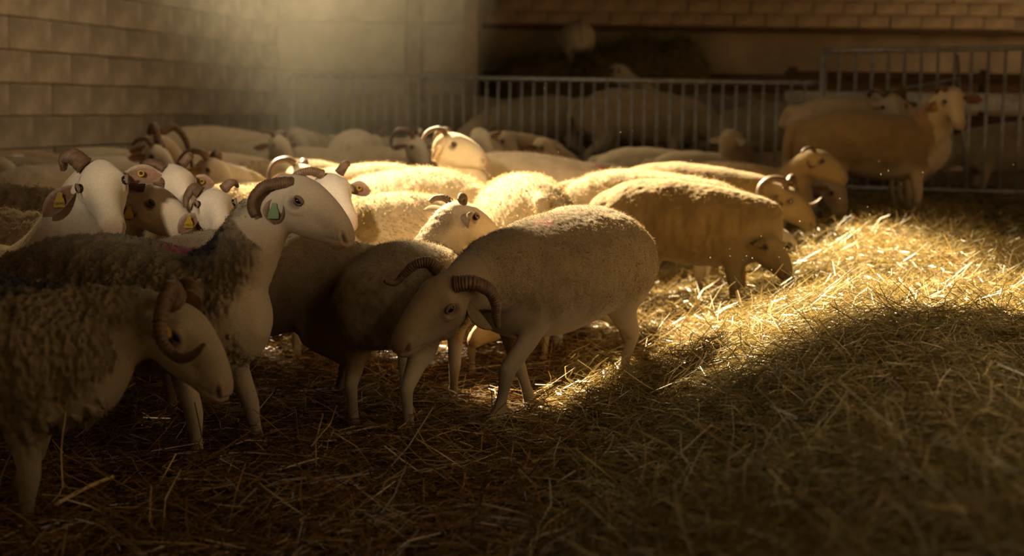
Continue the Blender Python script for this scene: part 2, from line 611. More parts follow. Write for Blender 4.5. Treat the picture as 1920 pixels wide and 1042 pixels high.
HEADSEC = [  # t, top, bottom, half width (all in head lengths)
    (-.16, -.10, -.34, .10), (-.10, -.02, -.40, .17), (0.0, .07, -.46, .225), (.12, .14, -.50, .265), (.24, .175, -.51, .285), (.36, .188, -.49, .248),
    (.50, .187, -.44, .200), (.62, .175, -.375, .175), (.74, .150, -.305, .165), (.84, .118, -.262, .158), (.92, .078, -.240, .150),
    (.98, .028, -.215, .120), (1.02, -.015, -.15, .075), (1.035, -.05, -.11, .02)]
TORSO = [  # x, z of centre, half height, half width
    (-.535, .600, .05, .045), (-.515, .595, .115, .10), (-.46, .580, .155, .150), (-.36, .565, .185, .188), (-.24, .548, .203, .208), (-.08, .528, .220, .226),
    (.08, .524, .222, .228), (.21, .538, .210, .208), (.31, .555, .195, .182), (.40, .570, .170, .150), (.47, .578, .130, .110), (.515, .58, .06, .05)]
FRONT = [(.33, .115, .56, .085, .06), (.31, .125, .44, .078, .05), (.27, .125, .345, .050, .038), (.285, .118, .23, .034, .030), (.285, .118, .205, .033, .031), (.28, .115, .13, .0215, .020),
         (.28, .115, .065, .026, .024), (.295, .115, .03, .025, .024), (.30, .115, -.02, .032, .028)]
HIND = [(-.34, .105, .56, .135, .075), (-.30, .125, .46, .125, .07), (-.265, .135, .375, .085, .055), (-.34, .125, .30, .050, .038), (-.415, .118, .235, .034, .028), (-.42, .115, .21, .031, .026),
        (-.40, .115, .13, .0225, .021), (-.385, .115, .065, .027, .024), (-.37, .115, .03, .026, .024), (-.36, .115, -.02, .032, .028)]

HORN_PATHS = {
    'big':   ([(-.01, .02, .035), (-.03, .045, .085), (.02, .015, .135), (.085, -.012, .155), (.149, .012, .17), (.168, .058, .178), (.162, .112, .185)], .033, .004),
    'swept': ([(.02, .00, .038), (-.004, -.02, .060), (-.030, -.055, .085), (-.030, -.098, .105), (-.010, -.128, .118), (.020, -.140, .126)], .026, .014),
    'round': ([(.0, .015, .04), (-.045, .02, .075), (-.09, -.03, .11), (-.085, -.10, .13), (-.03, -.14, .145), (.03, -.12, .155), (.06, -.07, .16)], .027, .008),
    'arch':  ([(.0, .01, .04), (-.05, .015, .062), (-.09, -.03, .082), (-.095, -.085, .092)], .022, .010),
    'stub':  ([(.01, .02, .045), (-.015, .03, .075), (-.04, .015, .10), (-.05, -.01, .115)], .020, .010),
}


class Sheep:
    pass


def build_sheep(sp):
    S = sp.get('s', 1.0)
    vox = sp.get('vox', .014)
    ln = sp.get('len', 1.0)
    yaw = math.radians(sp['yaw'])
    x, y = sp['xy']
    z0 = sp.get('z', gz(x, y)) + sp.get('dz', 0.0) - 0.03
    root = empty('sheep', (x, y, z0), yaw)
    tag(root, sp['label'], 'sheep', 'flock of sheep in the barn')
    toL = root.matrix_basis.inverted()
    # head pose in local space
    HL = .29 * S * sp.get('hs', 1.0)
    if 'poll' in sp:
        poll = np.array(toL @ pix(*sp['poll']))
        nose = np.array(toL @ pix(*sp['nose']))
    else:
        hp = sp.get('pose', 'up')
        hy = math.radians(sp.get('hy', 0))
        P, N = {'up': ((.60, 0, .90), (.82, 0, .74)), 'high': ((.56, 0, .98), (.80, 0, .86)), 'level': ((.70, 0, .74), (.93, 0, .60)),
                'graze': ((.74, 0, .44), (.90, 0, .20))}[hp]
        c = np.array((.38, 0, 0))
        R = np.array(((math.cos(hy), -math.sin(hy), 0), (math.sin(hy), math.cos(hy), 0), (0, 0, 1)))
        poll = (R @ (np.array(P) - c) + c) * S
        hy2 = math.radians(sp.get('hy2', 0))
        R2 = np.array(((math.cos(hy2), -math.sin(hy2), 0), (math.sin(hy2), math.cos(hy2), 0), (0, 0, 1)))
        nose = poll + R2 @ R @ ((np.array(N) - np.array(P)) * S)
    f = unit(nose - poll)
    up = np.array((0, 0, 1.0)) + 0.15 * np.array((1, 0, 0))
    if 'up' in sp:
        up = np.array(toL.to_3x3() @ Vector(sp['up']))
    u = unit(up - f * (up @ f))
    s = np.cross(u, f)                      # to the sheep's own left
    if sp.get('roll'):
        a = math.radians(sp['roll'])
        u, s = u * math.cos(a) + s * math.sin(a), s * math.cos(a) - u * math.sin(a)
    H = lambda t, uu, ss: poll + f * t + u * uu + s * ss      # metres
    V, F = [], []

    def add(vf):
        o = sum(len(q) for q in V)
        V.append(vf[0])
        F.extend([tuple(i + o for i in q) for q in vf[1]])

    fat = sp.get('fat', 1.0)
    tors = []
    arch = sp.get('arch', 1.0)
    for (tx, tz, hh, hw) in TORSO:
        tz = tz - arch * (.075 * max(0, (-tx - .18) / .35) ** 2 + sp.get('dip', .05) * float(sstep(.10, .42, tx)) - .022 * math.exp(-((tx + .12) / .2) ** 2))
        tors.append(((tx * ln * S, 0, tz * S), (0, 0, hh * S * 1.0), (0, 0, -hh * S * (1 + (fat - 1) * 1.2)), (0, hw * S * fat, 0)))
    add(loft(tors, 22, 2.05))
    # neck
    N0 = np.array((.27 * ln, 0, .60 - arch * sp.get('dip', .05) * .8)) * S
    Pe = H(.10 * HL, -.20 * HL, 0)
    d = np.linalg.norm(Pe - N0)
    nd_ = unit(Pe - N0)
    P1 = N0 + unit(np.array((1.0, 0, .18)) + nd_ * .8) * d * .42
    P2 = Pe - unit(nd_ * .9 + f * .35) * d * .30
    ts = np.linspace(0, 1, 12)[:, None]
    hz = .02
    neck = (1 - ts) ** 3 * N0 + 3 * (1 - ts) ** 2 * ts * P1 + 3 * (1 - ts) * ts ** 2 * P2 + ts ** 3 * Pe
    tt = np.linspace(0, 1, 12)
    nk = sp.get('neck', 1.0)
    rv = (.172 * (1 - tt) ** 1.3 + .088 * (1 - (1 - tt) ** 1.3)) * S * nk
    rh = (.145 * (1 - tt) ** 1.3 + .068 * (1 - (1 - tt) ** 1.3)) * S * nk
    rv[0] *= .75
    rh[0] *= .75
    add(tube(neck, rv, rh, n=18, ref=s * .3 + np.array((0, 1, 0))))
    # head
    hw_ = sp.get('hw', 1.0)
    add(loft([(poll + f * (t * HL) + u * ((tp + bt) / 2 * HL), u * (tp - bt) / 2 * HL, -u * (tp - bt) / 2 * HL, s * w * HL * hw_) for t, tp, bt, w in HEADSEC], 20, 2.15))
    # brow ridges and cheeks
    # legs
    legs = []
    feet = sp.get('feet', {})
    hoofs = []
    for key, tab, sd in (('fl', FRONT, 1), ('fr', FRONT, -1), ('hl', HIND, 1), ('hr', HIND, -1)):
        J = np.array([(a * ln if tab is FRONT else a * ln, b * sd, c) for a, b, c, _, _ in tab]) * S
        ra = np.array([q[3] for q in tab]) * S
        rb_ = np.array([q[4] for q in tab]) * S
        if key in feet:
            fo = feet[key]
            tgt = np.array(fo[:3]) if len(fo) == 3 else np.array(toL @ Vector((fo[0], fo[1], fo[2])))
            dv = tgt - J[-1]
            h = np.clip((.50 * S - J[:, 2]) / (.50 * S + .02), 0, 1) ** (1.0)
            J = J + dv * h[:, None]
            kb = sp.get('bend', {}).get(key, 0)
            if kb:
                bump_ = np.exp(-((np.array([q[2] for q in tab]) - .22) / .10) ** 2)
                J[:, 0] += kb * S * bump_
        path = np.array(J)
        dense = catmull(path, 26)
        k_ = np.linspace(0, len(J) - 1, 26)
        add(tube(dense, np.interp(k_, np.arange(len(J)), ra), np.interp(k_, np.arange(len(J)), rb_), n=12, ref=(0, 1, 0)))
        legs.append(dense)
        hoofs.append(J[-1])
    # tail
    tl = sp.get('tail', .12)
    if tl: add(tube([(-.46 * ln * S, 0, .68 * S), (-.53 * ln * S, 0, .66 * S), (-.565 * ln * S, 0, .58 * S), (-.575 * ln * S, 0, (.66 - tl) * S), (-.57 * ln * S, 0, (.64 - tl) * S)],
             np.array((.03, .036, .034, .030, .012)) * S * sp.get('tailr', .7), np.array((.04, .05, .045, .038, .015)) * S * sp.get('tailr', .7), n=10))
    if sp.get('udder'):
        add(loft([((-.22 * S, 0, z_ * S), (r_ * S, 0, 0), (-r_ * S, 0, 0), (0, r_ * S, 0)) for z_, r_ in ((.40, .06), (.35, .09), (.30, .085), (.265, .05), (.255, .015))], 14))
    me = bpy.data.meshes.new('tmp')
    me.from_pydata(np.vstack(V).tolist(), [], F)
    ob = bpy.data.objects.new('tmp', me)
    COL.objects.link(ob)
    md = ob.modifiers.new('r', 'REMESH')
    md.mode = 'VOXEL'
    md.voxel_size = vox
    dg = bpy.context.evaluated_depsgraph_get()
    ev = ob.evaluated_get(dg)
    m2 = bpy.data.meshes.new_from_object(ev)
    bpy.data.objects.remove(ob)
    bpy.data.meshes.remove(me)
    n = len(m2.vertices)
    X = np.empty(n * 3, np.float32)
    m2.vertices.foreach_get('co', X)
    X = X.reshape(-1, 3).astype(float)
    E = np.empty(len(m2.edges) * 2, np.int32)
    m2.edges.foreach_get('vertices', E)
    E = E.reshape(-1, 2)
    headc = lambda X: ((X - poll) @ f / HL, (X - poll) @ u / HL, (X - poll) @ s / HL)
    t, uu, ss = headc(X)
    inhead = sstep(.02, .2, t) * sstep(.60, .5, np.abs(ss)) * sstep(-.75, -.6, uu) * (t < 1.2)
    low = sstep(.36 * S, .22 * S, X[:, 2])
    w = .55 - .40 * np.maximum(inhead * sstep(.3, .6, t), low)
    k = .012 / vox
    X = laplacian(X, E, w, max(2, int(7 * k * k)) if vox < .02 else 2)
    # ---- masks
    t, uu, ss = headc(X)
    inhead = sstep(-.02, .14, t - uu * .25) * (np.abs(ss) < .55) * (uu > -.75) * (t < 1.2)
    # distance along the neck
    dn = np.linalg.norm(X[:, None, :] - neck[None, :, :], axis=2)
    ni = dn.argmin(1)
    nt_ = tt[ni]
    onneck = (dn.min(1) < rv[ni] * 1.5) & (X[:, 0] > .33 * ln * S)
    ndir = np.gradient(neck, axis=0)
    ndir = ndir / np.linalg.norm(ndir, axis=1)[:, None]
    nside = unit(s * .5 + np.array((0, 1, 0)))
    nup = np.cross(ndir, nside)
    nup = nup / np.linalg.norm(nup, axis=1)[:, None]
    dors = np.einsum('ij,ij->i', X - neck[ni], nup[ni]) / rv[ni]
    if nup[6][2] < 0: dors = -dors
    wl_ = sp.get('woolline', .40) * S
    wool = sstep(wl_ - .05 * S, wl_ + .05 * S, X[:, 2] + .02 * np.sin(X[:, 0] * 23))
    wool = np.where(X[:, 0] > .33 * ln * S, wool * 1.0, wool)
    ext = sp.get('neckwool', .65)
    nw = sstep(ext + .12, ext - .12, nt_) * sstep(*sp.get('throat', (-.80, -.25)), dors + .3 * (1 - nt_))
    wool = wool * (1 - sstep(.41, .50, X[:, 0] / (ln * S)))
    wool = np.where(onneck, np.maximum(nw, 0), wool) * (1 - inhead)
    # wool does not reach the chest front and the inner leg
    # ---- fleece relief
    nor = np.empty(n * 3, np.float32)
    m2.vertices.foreach_set('co', X.astype(np.float32).ravel())
    m2.update()
    m2.vertex_normals.foreach_get('vector', nor)
    nor = nor.reshape(-1, 3).astype(float)
    kind = sp.get('wool', 'short')
    seed = sp.get('seed', 0) * 7.3
    if kind == 'curl':
        Q = X.copy()
        Q[:, 2] *= .55
        wv = worley(Q / .016 + seed)
        wv2 = worley(X / .011 + seed + 5)
        big = vnoise(X / .07 + seed) - .5
        disp = .010 + .022 * (.50 - wv) + .010 * (.5 - wv2) + .016 * big
        crease = sstep(.45, .62, vnoise(np.stack([X[:, 0] / .035, X[:, 1] / .05, X[:, 2] / .16], 1) + seed))
        disp -= .010 * crease
    else:
        Q = X.copy()
        Q[:, 2] *= .5
        wv = worley(Q / .017 + seed)
        big = vnoise(X / .10 + seed) - .5
        crease = sstep(.50, .66, vnoise(np.stack([X[:, 0] / .022, X[:, 1] / .03, X[:, 2] / .10], 1) + seed)) * sstep(.2, .9, 1 - nor[:, 2])
        disp = .005 + .0045 * (.55 - wv) + .010 * big - .003 * crease
    X = X + nor * (disp * wool * sp.get('relief', 1.0))[:, None]
    # ---- face relief (in head space)
    fi = np.where(inhead > .3)[0]
    hd = X[fi]
    t, uu, ss = headc(hd)
    a_ss = np.abs(ss)
    dsp = np.zeros(len(fi))
    fine = vox < .012
    for sgn in (1,):
        re_ = np.sqrt((t - .285) ** 2 + ((uu + .105) * 1.15) ** 2)
        side = sstep(.10, .18, a_ss)
        dsp += .006 * np.exp(-((re_ - .105) / .035) ** 2) * side            # orbit
        dsp -= .006 * np.exp(-(re_ / .055) ** 2) * side                       # socket
        dsp += .007 * np.exp(-(((t - .21) / .09) ** 2 + ((uu - .02) / .07) ** 2)) * side   # brow
        dsp -= .006 * np.exp(-(((t - .62) / .12) ** 2 + ((uu + .10) / .07) ** 2)) * sstep(.08, .13, a_ss)   # hollow below the eye
        dsp += .005 * np.exp(-(((t - .38) / .13) ** 2 + ((uu + .32) / .09) ** 2)) * sstep(.08, .16, a_ss)   # cheek
        rn = np.sqrt(((t - .935) * 1.0) ** 2 + ((uu + .035 + .6 * (t - .935)) * 1.9) ** 2)
        dsp -= .010 * np.exp(-(rn / .042) ** 2) * sstep(.035, .07, a_ss)     # nostril
        dsp += .004 * np.exp(-((rn - .085) / .03) ** 2) * sstep(.03, .07, a_ss)
        ml = uu - (-.185 + .62 * np.clip(t - .78, 0, .3))
        dsp -= .006 * np.exp(-(ml / .016) ** 2) * sstep(.74, .80, t)           # mouth line
        dsp -= .003 * np.exp(-(ss / .012) ** 2) * sstep(.95, 1.0, t)           # philtrum
    X[fi] += nor[fi] * (dsp * HL / .29)[:, None]
    # ---- pigment
    t, uu, ss = headc(X)
    pw = np.array(sp.get('col', (.60, .50, .36)))
    ps = np.array(sp.get('skin', (.64, .54, .41)))
    C = ps[None, :] * (1 - wool[:, None]) + pw[None, :] * wool[:, None]
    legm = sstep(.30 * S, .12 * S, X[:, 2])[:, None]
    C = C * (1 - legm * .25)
    mot = (vnoise(X / .05 + seed + 3) - .5)[:, None]
    C = C * (1 + (.08 + .2 * wool[:, None]) * mot)
    pk = (inhead * sstep(.83, .97, t + .25 * uu))[:, None]
    C = C * (1 - pk * .6) + np.array((.42, .25, .18)) * pk * .6
    if len(fi):
        re_ = np.sqrt((t - .285) ** 2 + ((uu + .105) * 1.15) ** 2)
        em = (inhead * np.exp(-(re_ / .075) ** 4) * (np.abs(ss) > .12))[:, None]
        C = C * (1 - em * .7) + np.array((.10, .06, .04)) * em * .7
        rn = np.sqrt((t - .935) ** 2 + ((uu + .035 + .6 * (t - .935)) * 1.9) ** 2)
        em = (inhead * np.exp(-(rn / .042) ** 2) * (np.abs(ss) > .03))[:, None]
        C = C * (1 - em * .75)
    for (mx, my, mz, mr, mc) in sp.get('marks', ()):
        dd = np.sqrt((((X - np.array((mx, my, mz)) * S) / np.array((mr, mr, mr * 1.0))) ** 2).sum(1))
        mm = (sstep(1.15, .45, dd + .9 * (vnoise(X / .025 + 4) - .5)) * (wool if mr < .2 else 1))[:, None]
        C = C * (1 - mm) + np.array(mc) * mm
    C = np.clip(C, .01, .95)
    m2.vertices.foreach_set('co', X.astype(np.float32).ravel())
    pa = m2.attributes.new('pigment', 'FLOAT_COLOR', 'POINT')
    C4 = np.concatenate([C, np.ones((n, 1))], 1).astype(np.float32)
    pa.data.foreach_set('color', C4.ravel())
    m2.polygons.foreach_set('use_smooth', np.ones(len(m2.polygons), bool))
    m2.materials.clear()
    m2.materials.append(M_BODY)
    m2.update()
    m2.name = 'body'
    link('body', m2, root)
    # ---- fleece fibres
    nt2 = sp.get('tufts', 0)
    if nt2:
        m2.vertex_normals.foreach_get('vector', nor.astype(np.float32).ravel())
        nn = np.empty(n * 3, np.float32)
        m2.vertex_normals.foreach_get('vector', nn)
        nn = nn.reshape(-1, 3).astype(float)
        prob = wool.copy()
        prob = prob / prob.sum()
        idx = rng.choice(n, nt2, p=prob)
        B = X[idx] + rng.normal(0, vox * .4, (nt2, 3))
        N = nn[idx]
        B = B - N * .003
        L = sp.get('tl', .012) * rng.uniform(.5, 1.5, nt2)
        W = sp.get('tw', .0016) * rng.uniform(.7, 1.4, nt2)
        D = N * .75 + rng.normal(0, .42, (nt2, 3)) + np.array((-.12, 0, -.25))
        D /= np.linalg.norm(D, axis=1)[:, None]
        side_ = np.cross(D, rng.normal(0, 1, (nt2, 3)))
        side_ /= np.linalg.norm(side_, axis=1)[:, None] + 1e-9
        curl = rng.normal(0, .5, (nt2, 3)) + np.array((0, 0, -.35))
        mid = B + D * (L * .55)[:, None]
        tip = mid + (D + curl * .9) * (L * .45)[:, None]
        VV = np.stack([B - side_ * W[:, None], B + side_ * W[:, None], mid - side_ * (W * .85)[:, None], mid + side_ * (W * .85)[:, None], tip], 1).reshape(-1, 3)
        o_ = np.arange(nt2)[:, None] * 5
        FF = np.concatenate([o_ + np.array((0, 1, 3)), o_ + np.array((0, 3, 2)), o_ + np.array((2, 3, 4))], 0)
        cc = C4[idx].copy()
        cc[:, :3] = np.clip(cc[:, :3] * rng.uniform(.85, 1.3, (nt2, 1)), 0, .95)
        fo_ = link('fleece', mesh_np('fleece', VV, FF, M_TUFT, False, np.repeat(cc, 5, 0)), root)
        fo_['kind'] = 'stuff'
    # ---- attach head parts
    bvh = BVHTree.FromPolygons([Vector(q) for q in X[fi]] if False else [tuple(q) for q in X], [tuple(p.vertices) for p in m2.polygons]) if sp.get('parts', 2) else None

    def surf(t_, u_, sd, lift=0.0):
        o = H(t_ * HL, u_ * HL, 0)
        hit = bvh.ray_cast(Vector(o), Vector(unit(s * sd + u * lift)))
        if hit[0] is None or hit[3] > .36 * HL:        # the ray left the head through the neck
            return o + unit(s * sd + u * lift) * .27 * HL, .27 * HL
        return np.array(hit[0]), hit[3]

    det = sp.get('parts', 2)
    sc = HL / .29
    if det:
        for sd in (1, -1):
            # eyes
            if det >= 1 and sp.get('eyes', True):
                c, _ = surf(.285, -.165, sd, sp.get('eyelift', .45))
                r = .0160 * sc
                c = c + unit(s * sd + u * .35) * r * .02 + f * .003
                e = link('eye', EYE_ME, root)
                e.location = c
                e.scale = (r, r, r)
                if det >= 2:
                    lid_dir = unit(s * sd + f * .22 + u * .40)
                    th = np.linspace(0, 2 * PI, 15)
                    ax1 = unit(f - lid_dir * (f @ lid_dir))
                    ax2 = np.cross(lid_dir, ax1)
                    if ax2 @ u < 0: ax2 = -ax2
                    up_arc = [c + lid_dir * r * .62 + ax1 * math.cos(a) * r * .98 + ax2 * (math.sin(a) * r * .50 + .08 * r) for a in np.linspace(-.15, PI + .15, 11)]
                    lo_arc = [c + lid_dir * r * .62 + ax1 * math.cos(a) * r * .98 - ax2 * (math.sin(a) * r * .60) for a in np.linspace(-.15, PI + .15, 11)]
                    link('eyelid', tube_mesh('eyelid', up_arc, np.array([.12, .24, .34, .40, .44, .46, .44, .40, .34, .24, .12]) * r, M_LID, 8, ref=tuple(lid_dir)), root)
                    link('eyelid', tube_mesh('eyelid', lo_arc, np.array([.08, .14, .18, .2, .2, .2, .2, .2, .18, .14, .08]) * r, M_LID, 8, ref=tuple(lid_dir)), root)
            # ears
            eb = sp.get('ears', {}).get('l' if sd > 0 else 'r', sp.get('ear', ((.035, -.055, .0), (.02, -.085, .125))))
            if eb is not None:
                (bt, bu, _), (et, eu, es) = eb[:2]
                b0, dist = surf(bt / .29, bu / .29, sd)
                b0 = b0 - s * sd * .012 * sc
                tip = H(et * sc, eu * sc, 0) + s * sd * (es * sc + dist)
                facing = eb[2] if len(eb) > 2 else (.75, .1, .1)
                fv = unit(f * facing[0] + u * facing[1] + s * sd * facing[2])
                ear = link('ear', ear_mesh(b0, tip, fv, .037 * sc * sp.get('earw', 1.0), ps), root)
                tg = sp.get('tags', {}).get('l' if sd > 0 else 'r')
                if tg:
                    ear_tag(root, b0, tip, fv, sc, tg)
            # horns
            hn = sp.get('horn')
            if isinstance(hn, dict): hn = hn.get('l' if sd > 0 else 'r')
            if hn:
                pts, r0, r1 = HORN_PATHS[hn] if isinstance(hn, str) else hn
                pp = np.array([H(a * sc, b * sc, c * sd * sc) for a, b, c in pts])
                q = catmull(pp, 190 if vox < .012 else 34)
                g = np.linspace(0, 1, len(q))
                rr = (r0 * (1 - g) ** .75 + r1 * (1 - (1 - g) ** .75)) * sc
                rid = 1 + (.065 * np.sin(g * 2 * PI * 30 + .8 * np.sin(g * 17)) + .03 * np.sin(g * 2 * PI * 9 + 1)) * (1 - g) ** .5 if vox < .012 else 1
                Vh, Fh = tube(q, rr * rid * .82, rr * rid * 1.12, n=12, ref=s * sd)
                hm = bpy.data.meshes.new('horn')
                hm.from_pydata(Vh.tolist(), [], Fh)
                hm.polygons.foreach_set('use_smooth', np.ones(len(hm.polygons), bool))
                hm.materials.append(M_HORN)
                link('horn', hm, root)
    if sp.get('hooves'):
        for h in hoofs:
            o = link('hoof', HOOF_ME, root)
            o.location = (h[0] + .012, h[1], h[2] + .03)
            o.scale = (S, S, S)
    return root


def ear_mesh(b0, tip, fv, hw, skin):
    """cupped leaf with thickness: pale outside, pink inside"""
    ax = unit(tip - b0)
    L = np.linalg.norm(tip - b0)
    fv = unit(fv - ax * (fv @ ax))
    wv = np.cross(ax, fv)
    if wv[2] < 0: wv = -wv
    nu, nv = 11, 7
    V, C = [], []
    for lay in (0, 1):
        for i in range(nu):
            a = i / (nu - 1)
            w = hw * (.42 + .95 * math.sin(min(a, .62) / .62 * PI / 2) - .42) if a < .62 else hw * .95 * math.cos((a - .62) / .38 * PI / 2) ** .7
            w = max(w, .0) + (.012 * (1 - a) ** 2) + .0015
            for j in range(nv):
                b = (j / (nv - 1)) * 2 - 1
                cup = (b * b) * w * (.85 * (1 - a) + .30)
                droop = -.10 * L * a * a
                p = b0 + ax * (a * L) + wv * (b * w * .95) + fv * (cup - .012 * (1 - a)) + np.array((0, 0, droop))
                if lay: p = p - fv * (.0045 * (1 - .6 * abs(b)) + .001)
                V.append(p)
                edge = abs(b) ** 3
                inn = np.array((.30, .17, .115)) * (1 - edge * .6) + skin * edge * .6
                C.append(inn if lay == 0 else skin)
    F = []
    for lay in (0, 1):
        o = lay * nu * nv
        for i in range(nu - 1):
            for j in range(nv - 1):
                q = (o + i * nv + j, o + i * nv + j + 1, o + (i + 1) * nv + j + 1, o + (i + 1) * nv + j)
                F.append(q if lay else q[::-1])
    o = nu * nv
    for i in range(nu - 1):
        for j in (0, nv - 1):
            F.append((i * nv + j, (i + 1) * nv + j, o + (i + 1) * nv + j, o + i * nv + j))
    for j in range(nv - 1):
        i = nu - 1
        F.append((i * nv + j, i * nv + j + 1, o + i * nv + j + 1, o + i * nv + j))
    C = np.concatenate([np.array(C), np.ones((len(C), 1))], 1)
    return mesh_np('ear', np.array(V), np.array(F), M_EAR, True, C)


def ear_tag(root, b0, tip, fv, sc, kind):
    col, text = kind
    ax = unit(tip - b0)
    fv = unit(fv - ax * (fv @ ax))
    wv = np.cross(ax, fv)
    if wv[2] < 0: wv = -wv
    c = b0 + ax * np.linalg.norm(tip - b0) * .48 + fv * .016 * sc
    if col == 'stud':            # round yellow stud with a dark centre
        V, F = tube([c - fv * .004, c + fv * .002, c + fv * .004], np.array((.011, .012, .010)) * sc, n=16, ref=wv)
        m = bpy.data.meshes.new('ear_tag'); m.from_pydata(V.tolist(), [], F); m.materials.append(M_TAGY)
        o = link('ear_tag', m, root)
        V, F = tube([c + fv * .003, c + fv * .006, c + fv * .0075], np.array((.0065, .0065, .005)) * sc, n=14, ref=wv)
        m = bpy.data.meshes.new('stud_pin'); m.from_pydata(V.tolist(), [], F); m.materials.append(M_INK)
        link('stud_pin', m, o)
        return
    mat = M_TAGG if col == 'green' else M_TAGY
    dn = unit(np.array((0, 0, -1.0)) - fv * (-fv[2]))
    sd = np.cross(dn, fv)
    # plate: narrow neck with a button, widening below
    prof = [(-.020, .006), (-.014, .0095), (-.008, .0085), (-.002, .011), (.012, .0175), (.030, .019), (.034, .017)]
    V, F = [], []
    for lay in (0, 1):
        for a, w in prof:
            for sg in (-1, 1):
                V.append(c + dn * a * sc + sd * w * sg * sc + fv * (.0015 if lay == 0 else -.0015))
    k = len(prof)
    for lay in (0, 1):
        o = lay * 2 * k
        for i in range(k - 1):
            F.append((o + 2 * i, o + 2 * i + 1, o + 2 * i + 3, o + 2 * i + 2))
    for i in range(k - 1):
        for sg in (0, 1):
            F.append((2 * i + sg, 2 * i + 2 + sg, 2 * k + 2 * i + 2 + sg, 2 * k + 2 * i + sg))
    F += [(0, 1, 2 * k + 1, 2 * k), (2 * k - 2, 2 * k - 1, 4 * k - 1, 4 * k - 2)]
    m = bpy.data.meshes.new('ear_tag'); m.from_pydata([tuple(v) for v in V], [], F); m.materials.append(mat)
    o = link('ear_tag', m, root)
    if text:
        cu = bpy.data.curves.new('lettering', 'FONT')
        cu.body = text
        cu.size = .0145 * sc
        cu.align_x = 'CENTER'
        cu.align_y = 'CENTER'
        tmp = bpy.data.objects.new('tmp', cu)
        COL.objects.link(tmp)
        dg = bpy.context.evaluated_depsgraph_get()
        tm = bpy.data.meshes.new_from_object(tmp.evaluated_get(dg))
        bpy.data.objects.remove(tmp)
        xa = np.cross(-dn, fv)
        M = Matrix.Identity(4)
        for i in range(3):
            M[i][0], M[i][1], M[i][2] = xa[i], -dn[i], fv[i]
        pp = c + dn * .021 * sc + fv * .0028
        M.translation = Vector(pp)
        tm.transform(M)
        tm.materials.clear()
        tm.materials.append(M_INK)
        tm.name = 'lettering'
        link('lettering', tm, o)


def _sphere(name, mat, seg=16, ring=10):
    import bmesh
    bm = bmesh.new()
    bmesh.ops.create_uvsphere(bm, u_segments=seg, v_segments=ring, radius=1.0)
    me = bpy.data.meshes.new(name)
    bm.to_mesh(me)
    bm.free()
    me.polygons.foreach_set('use_smooth', np.ones(len(me.polygons), bool))
    me.materials.append(mat)
    return me


EYE_ME = _sphere('eye', M_EYE)
_hv, _hf = loft([((0, 0, -.035), (.045, 0, 0), (-.03, 0, 0), (0, .032, 0)), ((0, 0, 0), (.036, 0, 0), (-.028, 0, 0), (0, .029, 0)), ((-.006, 0, .03), (.024, 0, 0), (-.024, 0, 0), (0, .025, 0))], 12)
HOOF_ME = bpy.data.meshes.new('hoof')
HOOF_ME.from_pydata(_hv.tolist(), [], _hf)
HOOF_ME.materials.append(M_HOOF)
#@@PART3
# ------------------------------------------------------------------ the flock
PINK = (.45, .10, .17)
DARK = (.035, .03, .04)


def X_(u, Y):
    return (pix(u, 300, Y).x, Y)


DING = (.23, .18, .115)       # dingy long fleece
HERO = dict(vox=.0085, tufts=30000, tl=.010, tw=.0007, parts=2, hooves=True)
MID = dict(vox=.014, tufts=8000, tl=.015, tw=.0016, parts=2)
FAR = dict(vox=.022, tufts=0, parts=1, col=(.46, .36, .23), skin=(.52, .42, .29))


def sheep(base, **k):
    d = dict(base)
    d.update(k)
    d['seed'] = sheep.n
    sheep.n += 1
    return build_sheep(d)


sheep.n = 1
# A: ram at the left edge, head down
sheep(HERO, xy=(-1.58, 3.98), yaw=-6, s=1.0, z=-.06, feet={'fr': (.27, -.12, -.02), 'fl': (.10, .10, -.02)}, poll=(335, 573, 3.98), nose=(428, 735, 3.93), horn={'r': 'big', 'l': ([(.0, .02, .04), (-.03, .02, .09), (-.065, -.02, .13), (-.06, -.09, .15), (0, -.12, .16)], .032, .006)}, hs=1.0, wool='curl', vox=.0065, tufts=42000, tl=.011, tw=.0008,
      col=DING, skin=(.38, .31, .21), neckwool=.80, woolline=.30, throat=(-1.0, -.5), marks=[(.16, 0, .75, .15, DARK), (.29, .03, .72, .09, DARK)], fat=1.05,
      ears={'r': ((.04, -.01, 0), (.05, -.055, .04), (.1, -.2, 1)), 'l': ((.04, -.01, 0), (.05, -.055, .04), (.1, -.2, 1))}, tags={'r': ('yellow', '')},
      label='curl-horned sheep with lowered head cut off by the left edge')
# B: standing ewe with swept horn, looking right
sheep(HERO, xy=(-1.32, 4.90), yaw=-25, s=1.0, len=1.08, z=-.06, poll=(549, 334, 4.72), nose=(662, 447, 4.66), horn='swept', hs=1.0, wool='curl', vox=.0065, tufts=42000, tl=.010, tw=.0008, neck=.94,
      col=DING, skin=(.56, .46, .34), neckwool=.78, woolline=.36, marks=[(.22, .0, .765, .065, PINK), (.33, .0, .75, .11, DARK)],
      feet={'fr': (.41, -.13, -.02), 'fl': (.50, .12, -.02)},
      ears={'r': ((.022, -.066, 0), (.068, -.125, .012), (.15, .0, 1)), 'l': ((.022, -.066, 0), (.05, -.12, .03), (.15, 0, 1))}, tags={'r': ('green', '')},
      label='horned sheep with dark curly fleece and green ear tag gazing right')
